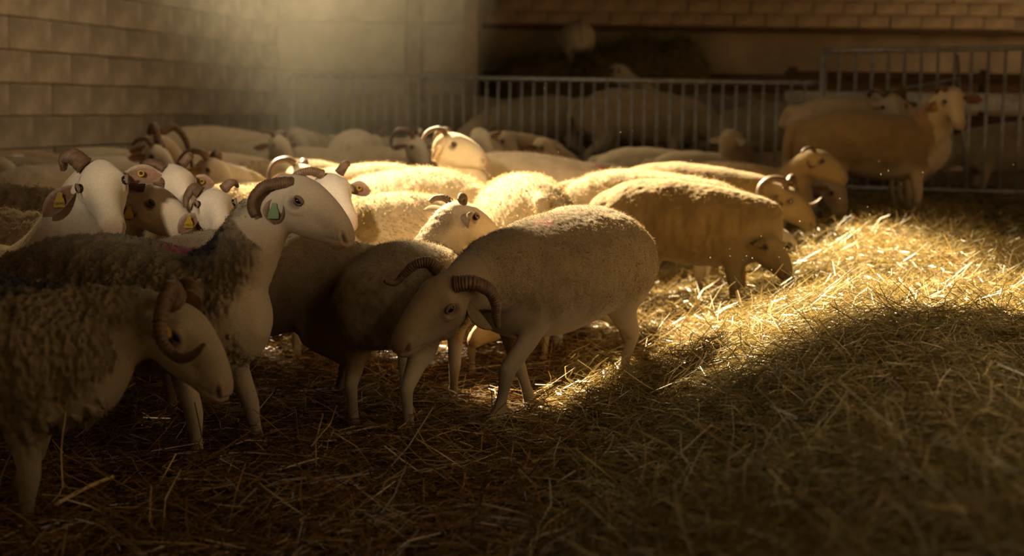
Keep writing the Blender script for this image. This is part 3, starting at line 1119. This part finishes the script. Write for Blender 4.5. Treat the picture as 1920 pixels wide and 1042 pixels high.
# C: the walking ram in the middle
sheep(HERO, xy=(.20, 5.58), yaw=235, s=1.03, z=-.01, poll=(842, 521, 4.72), nose=(742, 650, 4.63), hs=1.0, hw=1.0, col=(.235, .165, .09), skin=(.30, .22, .13), vox=.0075, tufts=42000, tl=.009, tw=.0006, arch=1.1, relief=1.3,
      neckwool=.75, woolline=.42, fat=1.05, roll=14,
      horn={'l': ([(.01, .0, .04), (-.025, -.02, .075), (-.045, -.075, .10), (-.03, -.13, .11), (.0, -.165, .115), (.02, -.195, .12)], .032, .011),
            'r': ([(.0, .02, .04), (.0, .055, .06), (.03, .075, .085), (.075, .065, .11), (.115, .065, .12), (.135, .10, .125)], .028, .006)},
      ears={'l': ((.03, -.075, 0), (.035, -.17, .05), (.8, -.6, -.1)), 'r': ((.03, -.075, 0), (.03, -.12, .08), (.4, .1, 1))}, tags={'l': ('stud', '')},
      feet={'fl': (-.085, 5.12, -.05, 1), 'fr': (.085, 5.42, -.05, 1), 'hl': (.44, 5.88, -.03, 1), 'hr': (.56, 6.30, .0, 1)}, bend={'fl': .05},
      marks=[(.22, .05, .755, .06, (.50, .28, .22))],
      label='large pale horned sheep walking left with head lowered, in the centre')
# D: small sheep seen from behind, head turned right
sheep(HERO, xy=(-.385, 5.36), yaw=77, s=.90, z=-.02, relief=1.8, tail=0, poll=(850, 384, 5.72), nose=(944, 449, 5.86), hs=1.0, col=(.28, .21, .13), skin=(.46, .36, .23), tufts=26000, horn={'l': 'stub', 'r': 'stub'},
      neckwool=.92, woolline=.36, ears={'l': ((.03, -.03, 0), (-.055, -.045, .075), (.5, .1, .1)), 'r': ((.03, -.05, 0), (.035, -.06, .05), (.6, .1, .5))},
      label='small sheep seen from behind with lit head turned right, left of centre')
# E: flank behind B
sheep(HERO, xy=(-1.02, 5.36), yaw=195, s=.98, z=-.03, poll=(330, 560, 5.15), nose=(280, 660, 5.1), col=(.28, .205, .13), skin=(.34, .26, .17), tufts=20000, vox=.010, parts=1, tl=.009, tw=.0008, neckwool=.4, woolline=.42,
      label='brownish short-wooled sheep whose rump and hind legs show behind the gazing sheep')
# G: grazing head under C
sheep(MID, xy=(-.02, 6.36), yaw=250, s=.74, dz=-.02, poll=(940, 580, 5.95), nose=(884, 636, 5.88), col=(.55, .42, .25), skin=(.58, .42, .24), hs=.95, tufts=3000,
      label='amber-lit sheep grazing behind the front legs of the large walking sheep')
# H, I, J, K, F: the faces on the left
sheep(HERO, xy=(-2.20, 5.46), yaw=4, s=1.06, z=-.16, poll=(184, 309, 5.32), nose=(208, 415, 5.18), up=(.42, -1, .4), eyelift=.68, hs=1.02, hw=1.0, roll=-9, col=(.56, .46, .35), skin=(.62, .52, .39), tufts=12000, neckwool=.55, woolline=.40,
      horn={'r': ([(.0, .01, .045), (-.04, .02, .075), (-.07, -.02, .105), (-.06, -.07, .115)], .030, .014), 'l': None},
      ears={'r': ((.035, -.06, 0), (.095, -.085, .115), (.25, .9, .1)), 'l': ((.035, -.06, 0), (.02, -.075, .135), (.25, .9, .1))}, tags={'r': ('yellow', '10045'), 'l': ('stud', '')},
      marks=[(-.36, .0, .77, .11, PINK)],
      label='sheep with large pale face turned to the viewer, yellow tag in drooping ear')
sheep(HERO, xy=(-2.10, 5.92), yaw=-3, s=.97, z=-.02, poll=(280, 352, 5.72), nose=(372, 446, 5.64), hs=1.0, roll=4, wool='curl', col=(.44, .35, .25), skin=(.55, .44, .31), tufts=9000, vox=.010, tl=.015, tw=.0016, neckwool=.8,
      horn={'r': ([(.0, .0, .04), (-.04, -.02, .07), (-.085, -.06, .10), (-.085, -.12, .115)], .031, .014), 'l': 'stub'},
      ears={'r': ((.03, -.075, 0), (.03, -.14, .01), (.2, .1, 1)), 'l': None}, tags={'r': ('yellow', '')}, marks=[(.30, .0, .78, .06, DARK)],
      label='dark-horned sheep with narrowed eye, just right of the large pale face')
sheep(HERO, xy=(-1.42, 6.30), yaw=285, s=.97, z=-.03, poll=(398, 360, 5.66), nose=(420, 428, 5.46), up=(.22, -.5, 1), eyelift=.65, hs=.98, hw=.96, roll=-3, col=(.52, .42, .30), skin=(.62, .52, .40), tufts=4000, vox=.010,
      horn={'r': ([(.0, .0, .05), (-.02, .01, .075), (-.02, -.03, .10), (.0, -.07, .11)], .026, .012), 'l': 'stub'},
      ears={'r': ((.06, -.075, 0), (.10, -.115, .08), (.35, .9, .1)), 'l': ((.06, -.07, 0), (.065, -.085, .11), (.35, .9, .1))}, tags={'r': ('yellow', '10021'), 'l': ('stud', '')},
      label='sheep peering over the dark curly back with yellow tags in both ears')
sheep(HERO, xy=(-1.80, 7.00), yaw=305, s=.98, z=-.03, poll=(322, 314, 6.30), nose=(362, 404, 6.16), hs=1.0, roll=6, col=(.55, .45, .33), skin=(.62, .52, .40), tufts=5000, vox=.011, up=(.35, -.9, .4),
      horn={'r': 'stub', 'l': 'stub'}, ears={'l': ((.06, -.06, 0), (.085, -.05, .10), (.35, .9, .1)), 'r': ((.05, -.06, 0), (.06, -.08, .10), (.35, .9, .1))}, tags={'l': ('stud', '')},
      label='pale sheep face behind the dark-horned sheep with one pink ear out')
sheep(HERO, xy=(-1.02, 6.78), yaw=298, s=.98, dz=-.02, poll=(616, 330, 6.22), nose=(654, 412, 6.08), hs=1.0, roll=4, col=(.55, .45, .33), skin=(.62, .52, .40), tufts=5000, vox=.011, up=(.25, -.8, .4),
      horn={'r': ([(.0, .02, .03), (-.01, .05, .10), (.01, .045, .18), (.05, -.01, .225), (.09, -.07, .235)], .020, .009), 'l': 'stub'},
      ears={'l': ((.06, -.05, 0), (.075, -.05, .10), (.35, .9, .1)), 'r': None}, tags={'l': ('stud', '')},
      label='pale sheep with thin sweeping horn half hidden behind the gazing head')

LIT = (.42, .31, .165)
# left group
sheep(MID, xy=X_(28, 6.50), yaw=2, s=1.0, wool='curl', col=(.32, .25, .17), pose='graze', vox=.012, tufts=9000, dz=.02,
      label='round woolly back at the left edge above the pale face sheep')
sheep(MID, xy=X_(135, 8.0), yaw=40, s=1.05, pose='graze', col=(.60, .52, .41), dz=.02,
      label='arched pale rump directly above the large pale face')
sheep(MID, xy=X_(30, 9.3), yaw=-4, s=1.05, pose='graze', col=(.33, .25, .16), tufts=4000, dz=.02, marks=[(.02, 0, .76, .05, (.85, .8, .7))],
      label='brown back with a white fleck near the left wall')
sheep(FAR, xy=X_(-60, 8.55), yaw=8, s=.95, poll=(5, 300, 8.5), nose=(22, 345, 8.4), ear=((.03, -.05, 0), (.03, -.09, .10)), label='sheep at the left edge with only its ear and cheek in view')
sheep(FAR, xy=X_(62, 9.95), yaw=0, s=1.08, pose='graze', col=(.36, .24, .12), label='tawny back hidden behind the brown back at left')
sheep(MID, xy=X_(200, 10.2), yaw=6, s=1.0, pose='graze', tufts=3500, label='pale back in front of the left wall, upper of two')
sheep(FAR, xy=X_(212, 11.1), yaw=0, s=1.0, pose='graze', label='far pale back against the dark left wall, left of the arched horn')
sheep(MID, xy=X_(205, 9.0), yaw=20, s=.95, poll=(293, 276, 9.0), nose=(322, 322, 8.9), horn='arch', tufts=3500, neckwool=.9, label='sheep with raised neck and rim-lit horn above the pale forehead')
sheep(MID, xy=X_(235, 9.75), yaw=15, s=1.05, poll=(300, 258, 9.5), nose=(345, 318, 9.4), horn=([(-.04, .0, .04), (-.03, .06, .09), (.04, .06, .12), (.12, .02, .14), (.19, -.03, .15)], .026, .010), hs=1.15, tufts=2500, vox=.013, skin=(.46, .34, .22),
      label='brown-faced sheep with the large arching horn near the left wall')
sheep(FAR, xy=X_(415, 12.6), yaw=3, s=1.12, pose='graze', col=(.52, .40, .25), label='tawny far back along the wall right of the arching horn')
sheep(MID, xy=X_(425, 10.8), yaw=0, s=1.0, pose='graze', tufts=3000, col=(.60, .46, .30), label='golden back in front of the far tawny back')
sheep(FAR, xy=X_(500, 11.8), yaw=-50, s=1.0, poll=(520, 255, 11.3), nose=(542, 292, 11.2), horn='stub', label='hazy head with slanting ear in front of the dusty fence end')
sheep(FAR, xy=X_(600, 11.6), yaw=0, s=.98, pose='graze', label='hazy low back in front of the fence below the dusty beam')
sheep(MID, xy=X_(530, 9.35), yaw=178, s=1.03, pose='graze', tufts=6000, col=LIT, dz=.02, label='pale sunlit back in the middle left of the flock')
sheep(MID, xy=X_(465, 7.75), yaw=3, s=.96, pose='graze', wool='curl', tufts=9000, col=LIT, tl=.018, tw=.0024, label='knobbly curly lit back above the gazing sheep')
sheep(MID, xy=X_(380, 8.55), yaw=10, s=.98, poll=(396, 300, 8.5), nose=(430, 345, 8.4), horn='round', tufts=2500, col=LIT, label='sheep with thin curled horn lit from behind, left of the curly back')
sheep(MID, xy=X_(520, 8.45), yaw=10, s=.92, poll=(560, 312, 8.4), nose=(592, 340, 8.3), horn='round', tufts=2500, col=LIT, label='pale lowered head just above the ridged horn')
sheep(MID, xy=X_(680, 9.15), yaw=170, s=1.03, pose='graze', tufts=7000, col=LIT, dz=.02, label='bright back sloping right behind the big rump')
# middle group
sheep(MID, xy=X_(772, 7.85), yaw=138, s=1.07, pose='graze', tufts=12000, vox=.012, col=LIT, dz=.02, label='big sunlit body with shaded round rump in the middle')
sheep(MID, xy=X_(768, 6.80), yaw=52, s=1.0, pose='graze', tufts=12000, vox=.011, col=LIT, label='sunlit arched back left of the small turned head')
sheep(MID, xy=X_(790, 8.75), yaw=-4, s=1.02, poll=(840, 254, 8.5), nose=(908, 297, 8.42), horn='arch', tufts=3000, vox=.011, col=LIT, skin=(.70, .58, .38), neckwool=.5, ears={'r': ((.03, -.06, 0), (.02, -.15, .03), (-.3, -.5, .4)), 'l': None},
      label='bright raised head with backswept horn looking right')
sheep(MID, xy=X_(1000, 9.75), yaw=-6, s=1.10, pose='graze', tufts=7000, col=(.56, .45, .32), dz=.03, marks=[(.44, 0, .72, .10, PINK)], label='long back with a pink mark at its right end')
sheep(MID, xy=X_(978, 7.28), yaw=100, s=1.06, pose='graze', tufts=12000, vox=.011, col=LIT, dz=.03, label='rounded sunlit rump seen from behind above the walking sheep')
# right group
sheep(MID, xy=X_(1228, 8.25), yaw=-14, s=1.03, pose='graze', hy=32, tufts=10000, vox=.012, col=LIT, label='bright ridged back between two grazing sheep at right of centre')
sheep(HERO, xy=X_(1290, 7.35), yaw=-16, s=.96, dz=-.02, poll=(1437, 436, 7.15), nose=(1472, 498, 7.08), hs=.92, tufts=14000, vox=.011, col=(.27, .175, .07), skin=(.28, .19, .085), woolline=.36, neckwool=.8, relief=1.8, tail=0,
      ears={'r': ((.04, -.02, 0), (.05, -.03, .10), (.3, -.5, .2)), 'l': ((.04, -.02, 0), (.03, -.01, .11), (.3, -.5, .2))}, udder=True,
      label='woolly sheep grazing at the straw edge right of the walking sheep')
sheep(HERO, xy=X_(1300, 9.1), yaw=-10, s=1.02, poll=(1474, 352, 8.92), nose=(1532, 428, 8.84), hs=1.02, tufts=8000, vox=.012, col=(.27, .175, .07), skin=(.28, .19, .085),
      horn={'r': 'round', 'l': 'big'}, ears={'r': ((.03, -.05, 0), (.05, -.11, .04), (.2, .1, 1)), 'l': None}, neckwool=.7,
      label='curl-horned sheep bending to the hay below the big standing sheep')
sheep(MID, xy=X_(1395, 9.78), yaw=-4, s=.92, dz=-.06, poll=(1528, 283, 9.55), nose=(1590, 338, 9.48), hs=1.1, tufts=3000, col=(.36, .25, .115), skin=(.38, .27, .13), horn={'r': ([(.0, .0, .04), (-.03, .0, .06), (-.05, -.03, .08), (-.05, -.06, .09)], .018, .010), 'l': None},
      ears={'r': ((.03, -.06, 0), (.055, -.10, .02), (.2, .1, 1)), 'l': None}, neckwool=.3,
      label='sheep holding its head level in front of the big standing rump')
sheep(FAR, xy=X_(1385, 10.4), yaw=-4, s=.92, poll=(1572, 342, 9.9), nose=(1582, 412, 9.82), horn={'l': 'round', 'r': None}, col=(.40, .28, .16), skin=(.34, .24, .15), vox=.016, dz=-.05,
      label='dark brown face feeding behind the level head')
sheep(MID, xy=(2.70, 10.75), yaw=-1, s=1.12, z=pix(1690, 412, 10.7).z - .02, poll=(1786, 168, 10.5), nose=(1800, 232, 10.36), hs=.95, hw=.95, vox=.013, tufts=4000, tl=.010, tw=.0016, col=(.31, .205, .09), skin=(.62, .48, .30), up=(-.28, -.9, .4), eyelift=.85, roll=2,
      ears={'r': ((.06, -.07, 0), (.065, -.085, .11), (.35, .9, .1)), 'l': ((.06, -.07, 0), (.065, -.07, .12), (.35, .9, .1))}, tags={'r': ('yellow', '')}, horn={'r': ([(.0, .02, .04), (-.03, .02, .07), (-.04, -.02, .09), (-.02, -.06, .1)], .022, .012), 'l': None}, neckwool=.5,
      marks=[(.30, 0, .76, .12, (.42, .22, .15))], tail=.30, tailr=1,
      label='tall tan sheep standing on the hay at right, facing the viewer')
sheep(FAR, xy=(2.78, 11.5), yaw=0, s=1.10, z=.46, poll=(1672, 180, 11.35), nose=(1686, 225, 11.2), horn='round', col=(.42, .32, .2), vox=.017, up=(0, -.9, .5), label='horned sheep hidden behind the tall standing sheep')
# far rows by the fence
sheep(FAR, xy=X_(672, 12.3), yaw=85, s=1.05, pose='graze', col=(.60, .47, .33), dz=.06, vox=.018, label='hazy square rump in front of the fence, left of the lit head')
sheep(FAR, xy=X_(720, 12.7), yaw=-40, s=1.0, poll=(704, 256, 12.2), nose=(716, 292, 12.1), horn='round', label='hazy curl-horned head just right of the square rump')
sheep(FAR, xy=X_(735, 11.6), yaw=-20, s=1.0, poll=(780, 258, 11.3), nose=(800, 302, 11.2), horn='round', skin=(.68, .58, .44), label='pale hazy face left of the bright raised head')
sheep(FAR, xy=X_(800, 13.2), yaw=-10, s=1.0, pose='level', label='dim back behind the pale hazy face by the fence')
sheep(FAR, xy=X_(560, 13.4), yaw=-30, s=1.05, poll=(556, 242, 13.0), nose=(572, 275, 12.9), col=(.42, .3, .17), label='shaggy brown far sheep below the dust beam near the corner')
sheep(FAR, xy=X_(600, 13.9), yaw=0, s=.95, poll=(626, 255, 13.7), nose=(612, 276, 13.5), label='small hazy head by the fence between the brown sheep and the square rump')
sheep(FAR, xy=X_(860, 11.5), yaw=5, s=1.0, up=(.3, -1, .4), poll=(897, 245, 11.2), nose=(920, 285, 11.1), skin=(.68, .58, .44), label='pale narrow face just right of the bright raised head')
sheep(FAR, xy=X_(975, 12.3), yaw=0, s=1.0, poll=(950, 250, 12.0), nose=(965, 285, 11.9), col=(.34, .25, .15), skin=(.34, .25, .15), label='dark brown sheep lying by the fence, left of two')
sheep(FAR, xy=X_(1000, 11.4), yaw=-3, s=.95, poll=(1020, 262, 11.2), nose=(1042, 295, 11.1), col=(.38, .27, .16), skin=(.38, .27, .16), label='dark brown sheep by the fence, right of two')
sheep(FAR, xy=X_(1130, 11.2), yaw=3, s=.93, pose='graze', col=(.44, .35, .23), dz=-.02, label='dim round back in front of the fence above the bright ridged back')
sheep(FAR, xy=X_(1230, 11.7), yaw=-2, s=1.0, pose='graze', col=(.46, .37, .25), marks=[(.3, 0, .75, .08, PINK)], label='dim long back with faint pink by the fence')
sheep(FAR, xy=X_(1320, 11.5), yaw=20, s=1.0, poll=(1372, 245, 11.4), nose=(1396, 280, 11.5), vox=.017, tags={'r': ('yellow', '')}, label='dim raised head with yellow tag against the fence bars')
# behind the fence, on the deeper litter
BEH = dict(FAR, z=.42)
sheep(BEH, xy=X_(1200, 14.3), yaw=-8, s=1.25, pose='graze', col=(.40, .31, .19), vox=.018, label='big pale sheep behind the fence bars right of centre')
sheep(BEH, xy=X_(1345, 15.2), yaw=0, s=1.2, pose='graze', col=(.26, .21, .16), label='greyish sheep behind the fence right of the big pale one')
sheep(BEH, xy=X_(1450, 14.2), yaw=170, s=1.1, pose='graze', col=(.33, .26, .17), label='sheep behind the right end of the low fence')
sheep(BEH, xy=X_(1010, 14.6), yaw=200, s=1.15, pose='graze', col=(.33, .26, .17), label='dim sheep behind the fence left of the big pale one')
sheep(BEH, xy=X_(880, 15.3), yaw=0, s=1.15, pose='level', col=(.33, .26, .17), label='faint sheep behind the fence above the bright raised head')
sheep(BEH, xy=X_(730, 15.4), yaw=10, s=1.15, pose='graze', col=(.33, .26, .17), label='faint sheep behind the hazy left part of the fence')
sheep(BEH, xy=X_(1180, 16.2), yaw=15, s=1.1, z=.36, poll=(1160, 122, 16.0), nose=(1185, 150, 15.9), label='dim sheep raising its head below the hay stack')
sheep(BEH, xy=X_(1900, 14.1), yaw=178, s=1.15, z=.22, pose='graze', col=(.38, .30, .21), vox=.018, label='pale sheep behind the tall gate at the right edge')
sheep(FAR, xy=X_(1076, 17.5), yaw=97, s=.92, z=1.50, poll=(1085, 88, 18.1), nose=(1090, 120, 18.2), vox=.018, col=(.60, .50, .36), label='pale sheep up on the hay stack by the back wall')
#@@PART4
# ------------------------------------------------------------------ litter, straw and hay
def visible_xy(n, y0, y1, power=1.0, pad=.25):
    """random ground points inside the part of the barn the photograph could show, denser towards the front"""
    r = rng.uniform(0, 1, n)
    y = np.exp(np.log(y0) + r * (np.log(y1) - np.log(y0)))
    x = rng.uniform(-1, 1, n) * (y * .37 + pad) + .0
    return x, y


def hay_mask(x, y):
    edge = 0.05 + 0.2 * (y - 3.66)
    w = (vnoise(np.stack([x * 2.5, y * 2.5, np.zeros_like(x)], 1)) - .5) * .5
    return sstep(-.30, .35, x - edge + w)


def ribbons(x, y, z, L, W, heading, lift, bend, colors, seg=3):
    """bent flat ribbons lying on the ground; one quad strip each"""
    n = len(x)
    ca, sa = np.cos(heading), np.sin(heading)
    V = np.empty((n, seg + 1, 2, 3))
    roll = rng.uniform(-1.2, 1.2, n)
    kink = rng.normal(0, 1, (n, seg + 1)) * .10
    side = np.stack([-sa * np.cos(roll), ca * np.cos(roll), np.sin(roll)], 1)
    for i in range(seg + 1):
        a = i / seg - .5
        hb = heading + bend * a * 1.6
        px = x + np.cos(hb) * L * a
        py = y + np.sin(hb) * L * a
        pz = z + L * (np.sin(lift) * (a + .5)) - L * np.abs(bend) * .12 * (a * 2) ** 2 + kink[:, i] * L * .25
        p = np.stack([px, py, pz], 1)
        w = W * (1.0 if 0 < i < seg else .7)
        V[:, i, 0] = p - side * w[:, None]
        V[:, i, 1] = p + side * w[:, None]
    V = V.reshape(-1, 3)
    k = 2 * (seg + 1)
    o = np.arange(n)[:, None] * k
    F = np.concatenate([o + np.array((2 * i, 2 * i + 1, 2 * i + 3, 2 * i + 2)) for i in range(seg)], 0)
    C = np.concatenate([colors, np.ones((n, 1))], 1)
    return V, F, np.repeat(C, k, 0)


def palette(n, cols, jit=.25):
    cols = np.array(cols)
    c = cols[rng.integers(0, len(cols), n)]
    return np.clip(c * rng.uniform(1 - jit, 1 + jit, (n, 1)), .005, .95)


# bed of litter: one height field
xs = np.linspace(-6.5, 7.5, 150)
ys = np.concatenate([np.linspace(1.2, 6, 110), np.linspace(6.08, 18.4, 110)])
GX, GY = np.meshgrid(xs, ys)
GZ = ground(GX, GY)
hm_ = hay_mask(GX.ravel(), GY.ravel())
GZ = GZ.ravel() - .02 + (vnoise(np.stack([GX.ravel() * 14, GY.ravel() * 14, GX.ravel() * 0], 1)) - .5) * .03
nx, ny = len(xs), len(ys)
ii = (np.arange(ny - 1)[:, None] * nx + np.arange(nx - 1)[None, :]).ravel()
FF = np.stack([ii, ii + 1, ii + nx + 1, ii + nx], 1)
cx, cy = GX.ravel()[ii], GY.ravel()[ii]
wall_x = lambda yy: -3.85 + (yy - 10.7) * (1.23 / 5.3) + .06
inside = (cx > wall_x(cy)) & ~((cy > 15.85) & (cx < -.38)) & (cy < 18.3)
FF = FF[inside]
Cg = np.array((.045, .024, .009))[None] * (1 - hm_[:, None]) + np.array((.055, .038, .014))[None] * hm_[:, None]  # hay part darkened to stand for shade between the blades
M_BED = mat_pigment('litter_bed', bump=1.0, bscale=60, rough=1.0, var=.6, vscale=35)
tag(link('straw_bed', mesh_np('straw_bed', np.stack([GX.ravel(), GY.ravel(), GZ], 1), FF, M_BED, True, np.concatenate([Cg, np.ones((len(Cg), 1))], 1))),
    'trodden bed of litter under the loose straw across the barn', 'litter', kind='stuff')

STRAWC = [(.26, .14, .04), (.34, .20, .06), (.19, .095, .025), (.13, .06, .018), (.40, .27, .10), (.09, .045, .014)]
HAYC = [(.28, .21, .07), (.36, .27, .095), (.19, .15, .048), (.13, .11, .036), (.42, .33, .155), (.21, .15, .05)]

# loose straw
n = 88000
x, y = visible_xy(n, 2.2, 13.5)
keep = (rng.uniform(0, 1, n) > hay_mask(x, y) * .88) & (x > wall_x(y) + .15)
x, y = x[keep], y[keep]
n = len(x)
L = rng.uniform(.05, .20, n) * np.where(rng.uniform(0, 1, n) < .12, 1.5, 1)
W = rng.uniform(.0012, .0030, n)
z = ground(x, y) + rng.uniform(-.015, .035, n)
lift = np.where(rng.uniform(0, 1, n) < .10, rng.uniform(.2, .9, n), rng.normal(0, .10, n))
V, F, C = ribbons(x, y, z, L, W, rng.uniform(0, 2 * PI, n), lift, rng.normal(0, .25, n), palette(n, STRAWC), 2)
tag(link('loose_straw', mesh_np('loose_straw', V, F, M_STRAW, False, C)), 'loose golden brown straw strewn under the flock', 'straw', kind='stuff')

# hay heap
n = 150000
x, y = visible_xy(n, 1.9, 13.0)
keep = rng.uniform(0, 1, n) < hay_mask(x, y)
x, y = x[keep], y[keep]
n = len(x)
L = rng.uniform(.04, .19, n)
W = rng.uniform(.0006, .0018, n)
z = ground(x, y) + rng.uniform(-.02, .05, n)
lift = np.where(rng.uniform(0, 1, n) < .16, rng.uniform(.2, 1.1, n), rng.normal(0, .16, n))
V, F, C = ribbons(x, y, z, L, W, rng.uniform(0, 2 * PI, n), lift, rng.normal(0, .7, n), palette(n, HAYC), 3)
tag(link('loose_hay', mesh_np('loose_hay', V, F, M_STRAW, False, C)), 'greenish hay spread in a long heap on the right', 'hay', kind='stuff')
# broader golden straw mixed along the sunny crest of the heap
n = 20000
y = rng.uniform(4.6, 10.5, n)
x = .05 + .2 * (y - 3.66) + rng.uniform(-.3, 1.9, n)
L = rng.uniform(.05, .17, n)
W = rng.uniform(.0009, .0021, n)
z = ground(x, y) + rng.uniform(.0, .05, n)
lift = np.where(rng.uniform(0, 1, n) < .2, rng.uniform(.2, 1.0, n), rng.normal(0, .15, n))
V, F, C = ribbons(x, y, z, L, W, rng.uniform(0, 2 * PI, n), lift, rng.normal(0, .4, n), palette(n, [(.40, .27, .085), (.32, .21, .06), (.42, .32, .14)]), 2)
tag(link('crest_straw', mesh_np('crest_straw', V, F, M_STRAW, False, C)), 'bright straw mixed along the crest of the hay heap', 'straw', kind='stuff')

# single stalks that stand out
STALK = mat_plain('stalk', (.62, .45, .18), rough=.6, var=.2, scale=30)


def stalk(pts, r, label):
    o = link('straw_stalk', tube_mesh('straw_stalk', catmull(np.array([tuple(p) for p in pts]), 16), r, STALK, 6, ref=(.2, .3, 1)))
    tag(o, label, 'straw')


stalk([pix(1305, 541, 6.2), pix(1309, 572, 6.2), pix(1330, 580, 6.2), pix(1350, 601, 6.2), pix(1380, 622, 6.2)], .0045, 'bent pale stalk sticking up at the shadow edge of the hay')
stalk([pix(122, 640, 3.84), pix(119, 700, 3.83), pix(124, 760, 3.82), pix(115, 840, 3.82), pix(118, 915, 3.8)], .0022, 'long thin stalk hanging down the flank of the left edge sheep')
stalk([pix(105, 945, 3.75), pix(160, 915, 3.9), pix(212, 893, 4.0)], .006, 'thick flat stalk lying beside the left edge sheep feet')
stalk([pix(330, 850, 4.3), pix(300, 905, 4.2), pix(285, 935, 4.15)], .0028, 'stalk poking up in the dark straw below the lowered head')

# hay stack behind the fence
n = 26
a = np.linspace(0, 2 * PI, 40, endpoint=False)
c0 = pix(1112, 140, 17.4)
secs = []
for i, q in enumerate(np.linspace(0, 1, 14)):
    xx = pix(932 + q * 398, 140, 17.4).x
    top = 1.60 + .36 * float(sstep(0, .12, q)) * float(sstep(1, .93, q)) * (.42 + .58 * float(sstep(.38, .62, q)))
    top += .05 * math.sin(q * 31)
    secs.append(((xx, 17.4, 1.0), (0, 0, max(.05, top - 1.0)), (0, 0, -1.0), (0, .62 * (0.3 + .7 * math.sin(q * PI) ** .5), 0)))
Vh, Fh = loft(secs, 28, 2.8)
me = bpy.data.meshes.new('hay_core')
me.from_pydata(Vh.tolist(), [], Fh)
me.materials.append(M_HAYBASE)
hs = tag(empty('hay_stack', (0, 0, 0)), 'dark green hay stack behind the low fence by the back wall', 'hay')
link('hay_core', me, hs)
bv = BVHTree.FromPolygons([tuple(v) for v in Vh], [tuple(f) for f in Fh])
n = 14000
x = rng.uniform(pix(936, 140, 17.4).x, pix(1325, 140, 17.4).x, n)
y = rng.uniform(16.75, 18.0, n)
zz, ok = np.zeros(n), np.zeros(n, bool)
for i in range(n):
    h = bv.ray_cast(Vector((x[i], y[i], 4)), Vector((0, 0, -1)))
    if h[0] is not None:
        ok[i] = True
        zz[i] = h[0].z
x, y, zz = x[ok], y[ok], zz[ok]
n = len(x)
V, F, C = ribbons(x, y, zz - rng.uniform(0, .25, n) * (rng.uniform(0, 1, n) < .4), rng.uniform(.06, .25, n), rng.uniform(.002, .005, n), rng.uniform(0, 2 * PI, n), rng.normal(0, .5, n), rng.normal(0, .7, n),
                  palette(n, [(.20, .19, .06), (.26, .23, .08), (.15, .14, .05)]), 2)
o = link('hay_wisps', mesh_np('hay_wisps', V, F, M_STRAW, False, C), hs)
o['kind'] = 'stuff'

# ------------------------------------------------------------------ dust
M_DUST = mat_plain('dust_mote', (.9, .8, .6), rough=.9, var=.05)
motes = [(160, 155, 9), (318, 112, 9), (317, 111, 9), (212, 46, 9), (337, 53, 9), (546, 68, 9), (470, 221, 9), (365, 239, 9), (333, 207, 9), (650, 159, 8), (775, 150, 8), (1021, 166, 8), (1066, 176, 8), (977, 22, 9),
         (1047, 285, 7), (1060, 300, 7), (1131, 299, 7), (1048, 320, 7), (1082, 332, 7), (1210, 298, 7), (1296, 300, 7), (1323, 328, 7), (1338, 330, 6.5), (1359, 336, 6.5), (1186, 245, 7), (1164, 248, 7),
         (1648, 302, 7), (1666, 320, 7), (1652, 327, 7), (1690, 345, 7), (1730, 323, 7), (1752, 356, 6.5), (1813, 274, 7), (1830, 330, 6.5), (1862, 298, 7), (1900, 309, 7), (1483, 378, 6.5), (1490, 390, 6.5), (1468, 352, 6.5),
         (1500, 415, 6.3), (1547, 432, 6.2), (1530, 440, 6.2), (1427, 443, 6.2), (1470, 465, 6.1), (1461, 482, 6.1), (1393, 487, 6.0), (1411, 484, 6.0), (1447, 506, 6.0), (1493, 518, 6.0), (1511, 531, 6.0), (1534, 487, 6.0),
         (1568, 430, 6.3), (1583, 434, 6.3), (1576, 452, 6.3), (1600, 440, 6.3), (1620, 424, 6.3), (1631, 402, 6.5), (1368, 466, 6), (1369, 480, 6), (1332, 483, 6), (1216, 494, 6), (1400, 480, 6), (1575, 372, 6.5), (1627, 388, 6.5)]
import bmesh as _bm
bm = _bm.new()
for (u, v, Y) in motes:
    q = pix(u, v, Y + random.uniform(-.3, .3))
    _bm.ops.create_icosphere(bm, subdivisions=1, radius=random.uniform(.0012, .0026), matrix=Matrix.Translation(q))
me = bpy.data.meshes.new('dust_motes')
bm.to_mesh(me)
bm.free()
me.materials.append(M_DUST)
tag(link('dust_motes', me), 'specks of dust drifting in the sunlight above the flock', 'dust', kind='stuff')


def haze(name, c, r, dens, label):
    m, nt, out = new_mat('dusty_air')
    vs = nd(nt, 'ShaderNodeVolumeScatter')
    vs.inputs['Color'].default_value = (1.0, .92, .78, 1)
    tc = nd(nt, 'ShaderNodeTexCoord')
    gr = nd(nt, 'ShaderNodeTexGradient', gradient_type='SPHERICAL')
    nt.links.new(tc.outputs['Object'], gr.inputs['Vector'])
    no = nd(nt, 'ShaderNodeTexNoise')
    no.inputs['Scale'].default_value = 1.6
    no.inputs['Detail'].default_value = 3
    nt.links.new(tc.outputs['Object'], no.inputs['Vector'])
    m1 = nd(nt, 'ShaderNodeMath', operation='MULTIPLY')
    nt.links.new(gr.outputs['Fac'], m1.inputs[0])
    nt.links.new(no.outputs['Fac'], m1.inputs[1])
    m2 = nd(nt, 'ShaderNodeMath', operation='MULTIPLY')
    nt.links.new(m1.outputs['Value'], m2.inputs[0])
    m2.inputs[1].default_value = dens
    nt.links.new(m2.outputs['Value'], vs.inputs['Density'])
    vs.inputs['Anisotropy'].default_value = .45
    nt.links.new(vs.outputs['Volume'], out.inputs['Volume'])
    me = _sphere(name, m, 32, 20)
    o = link(name, me)
    o.location = c
    o.scale = r
    tag(o, label, 'haze', kind='stuff')
    return o


haze('dust_haze', (-1.45, 11.5, 2.3), (1.45, 4.0, 2.6), .10, 'cloud of sunlit dust hanging before the back left corner')
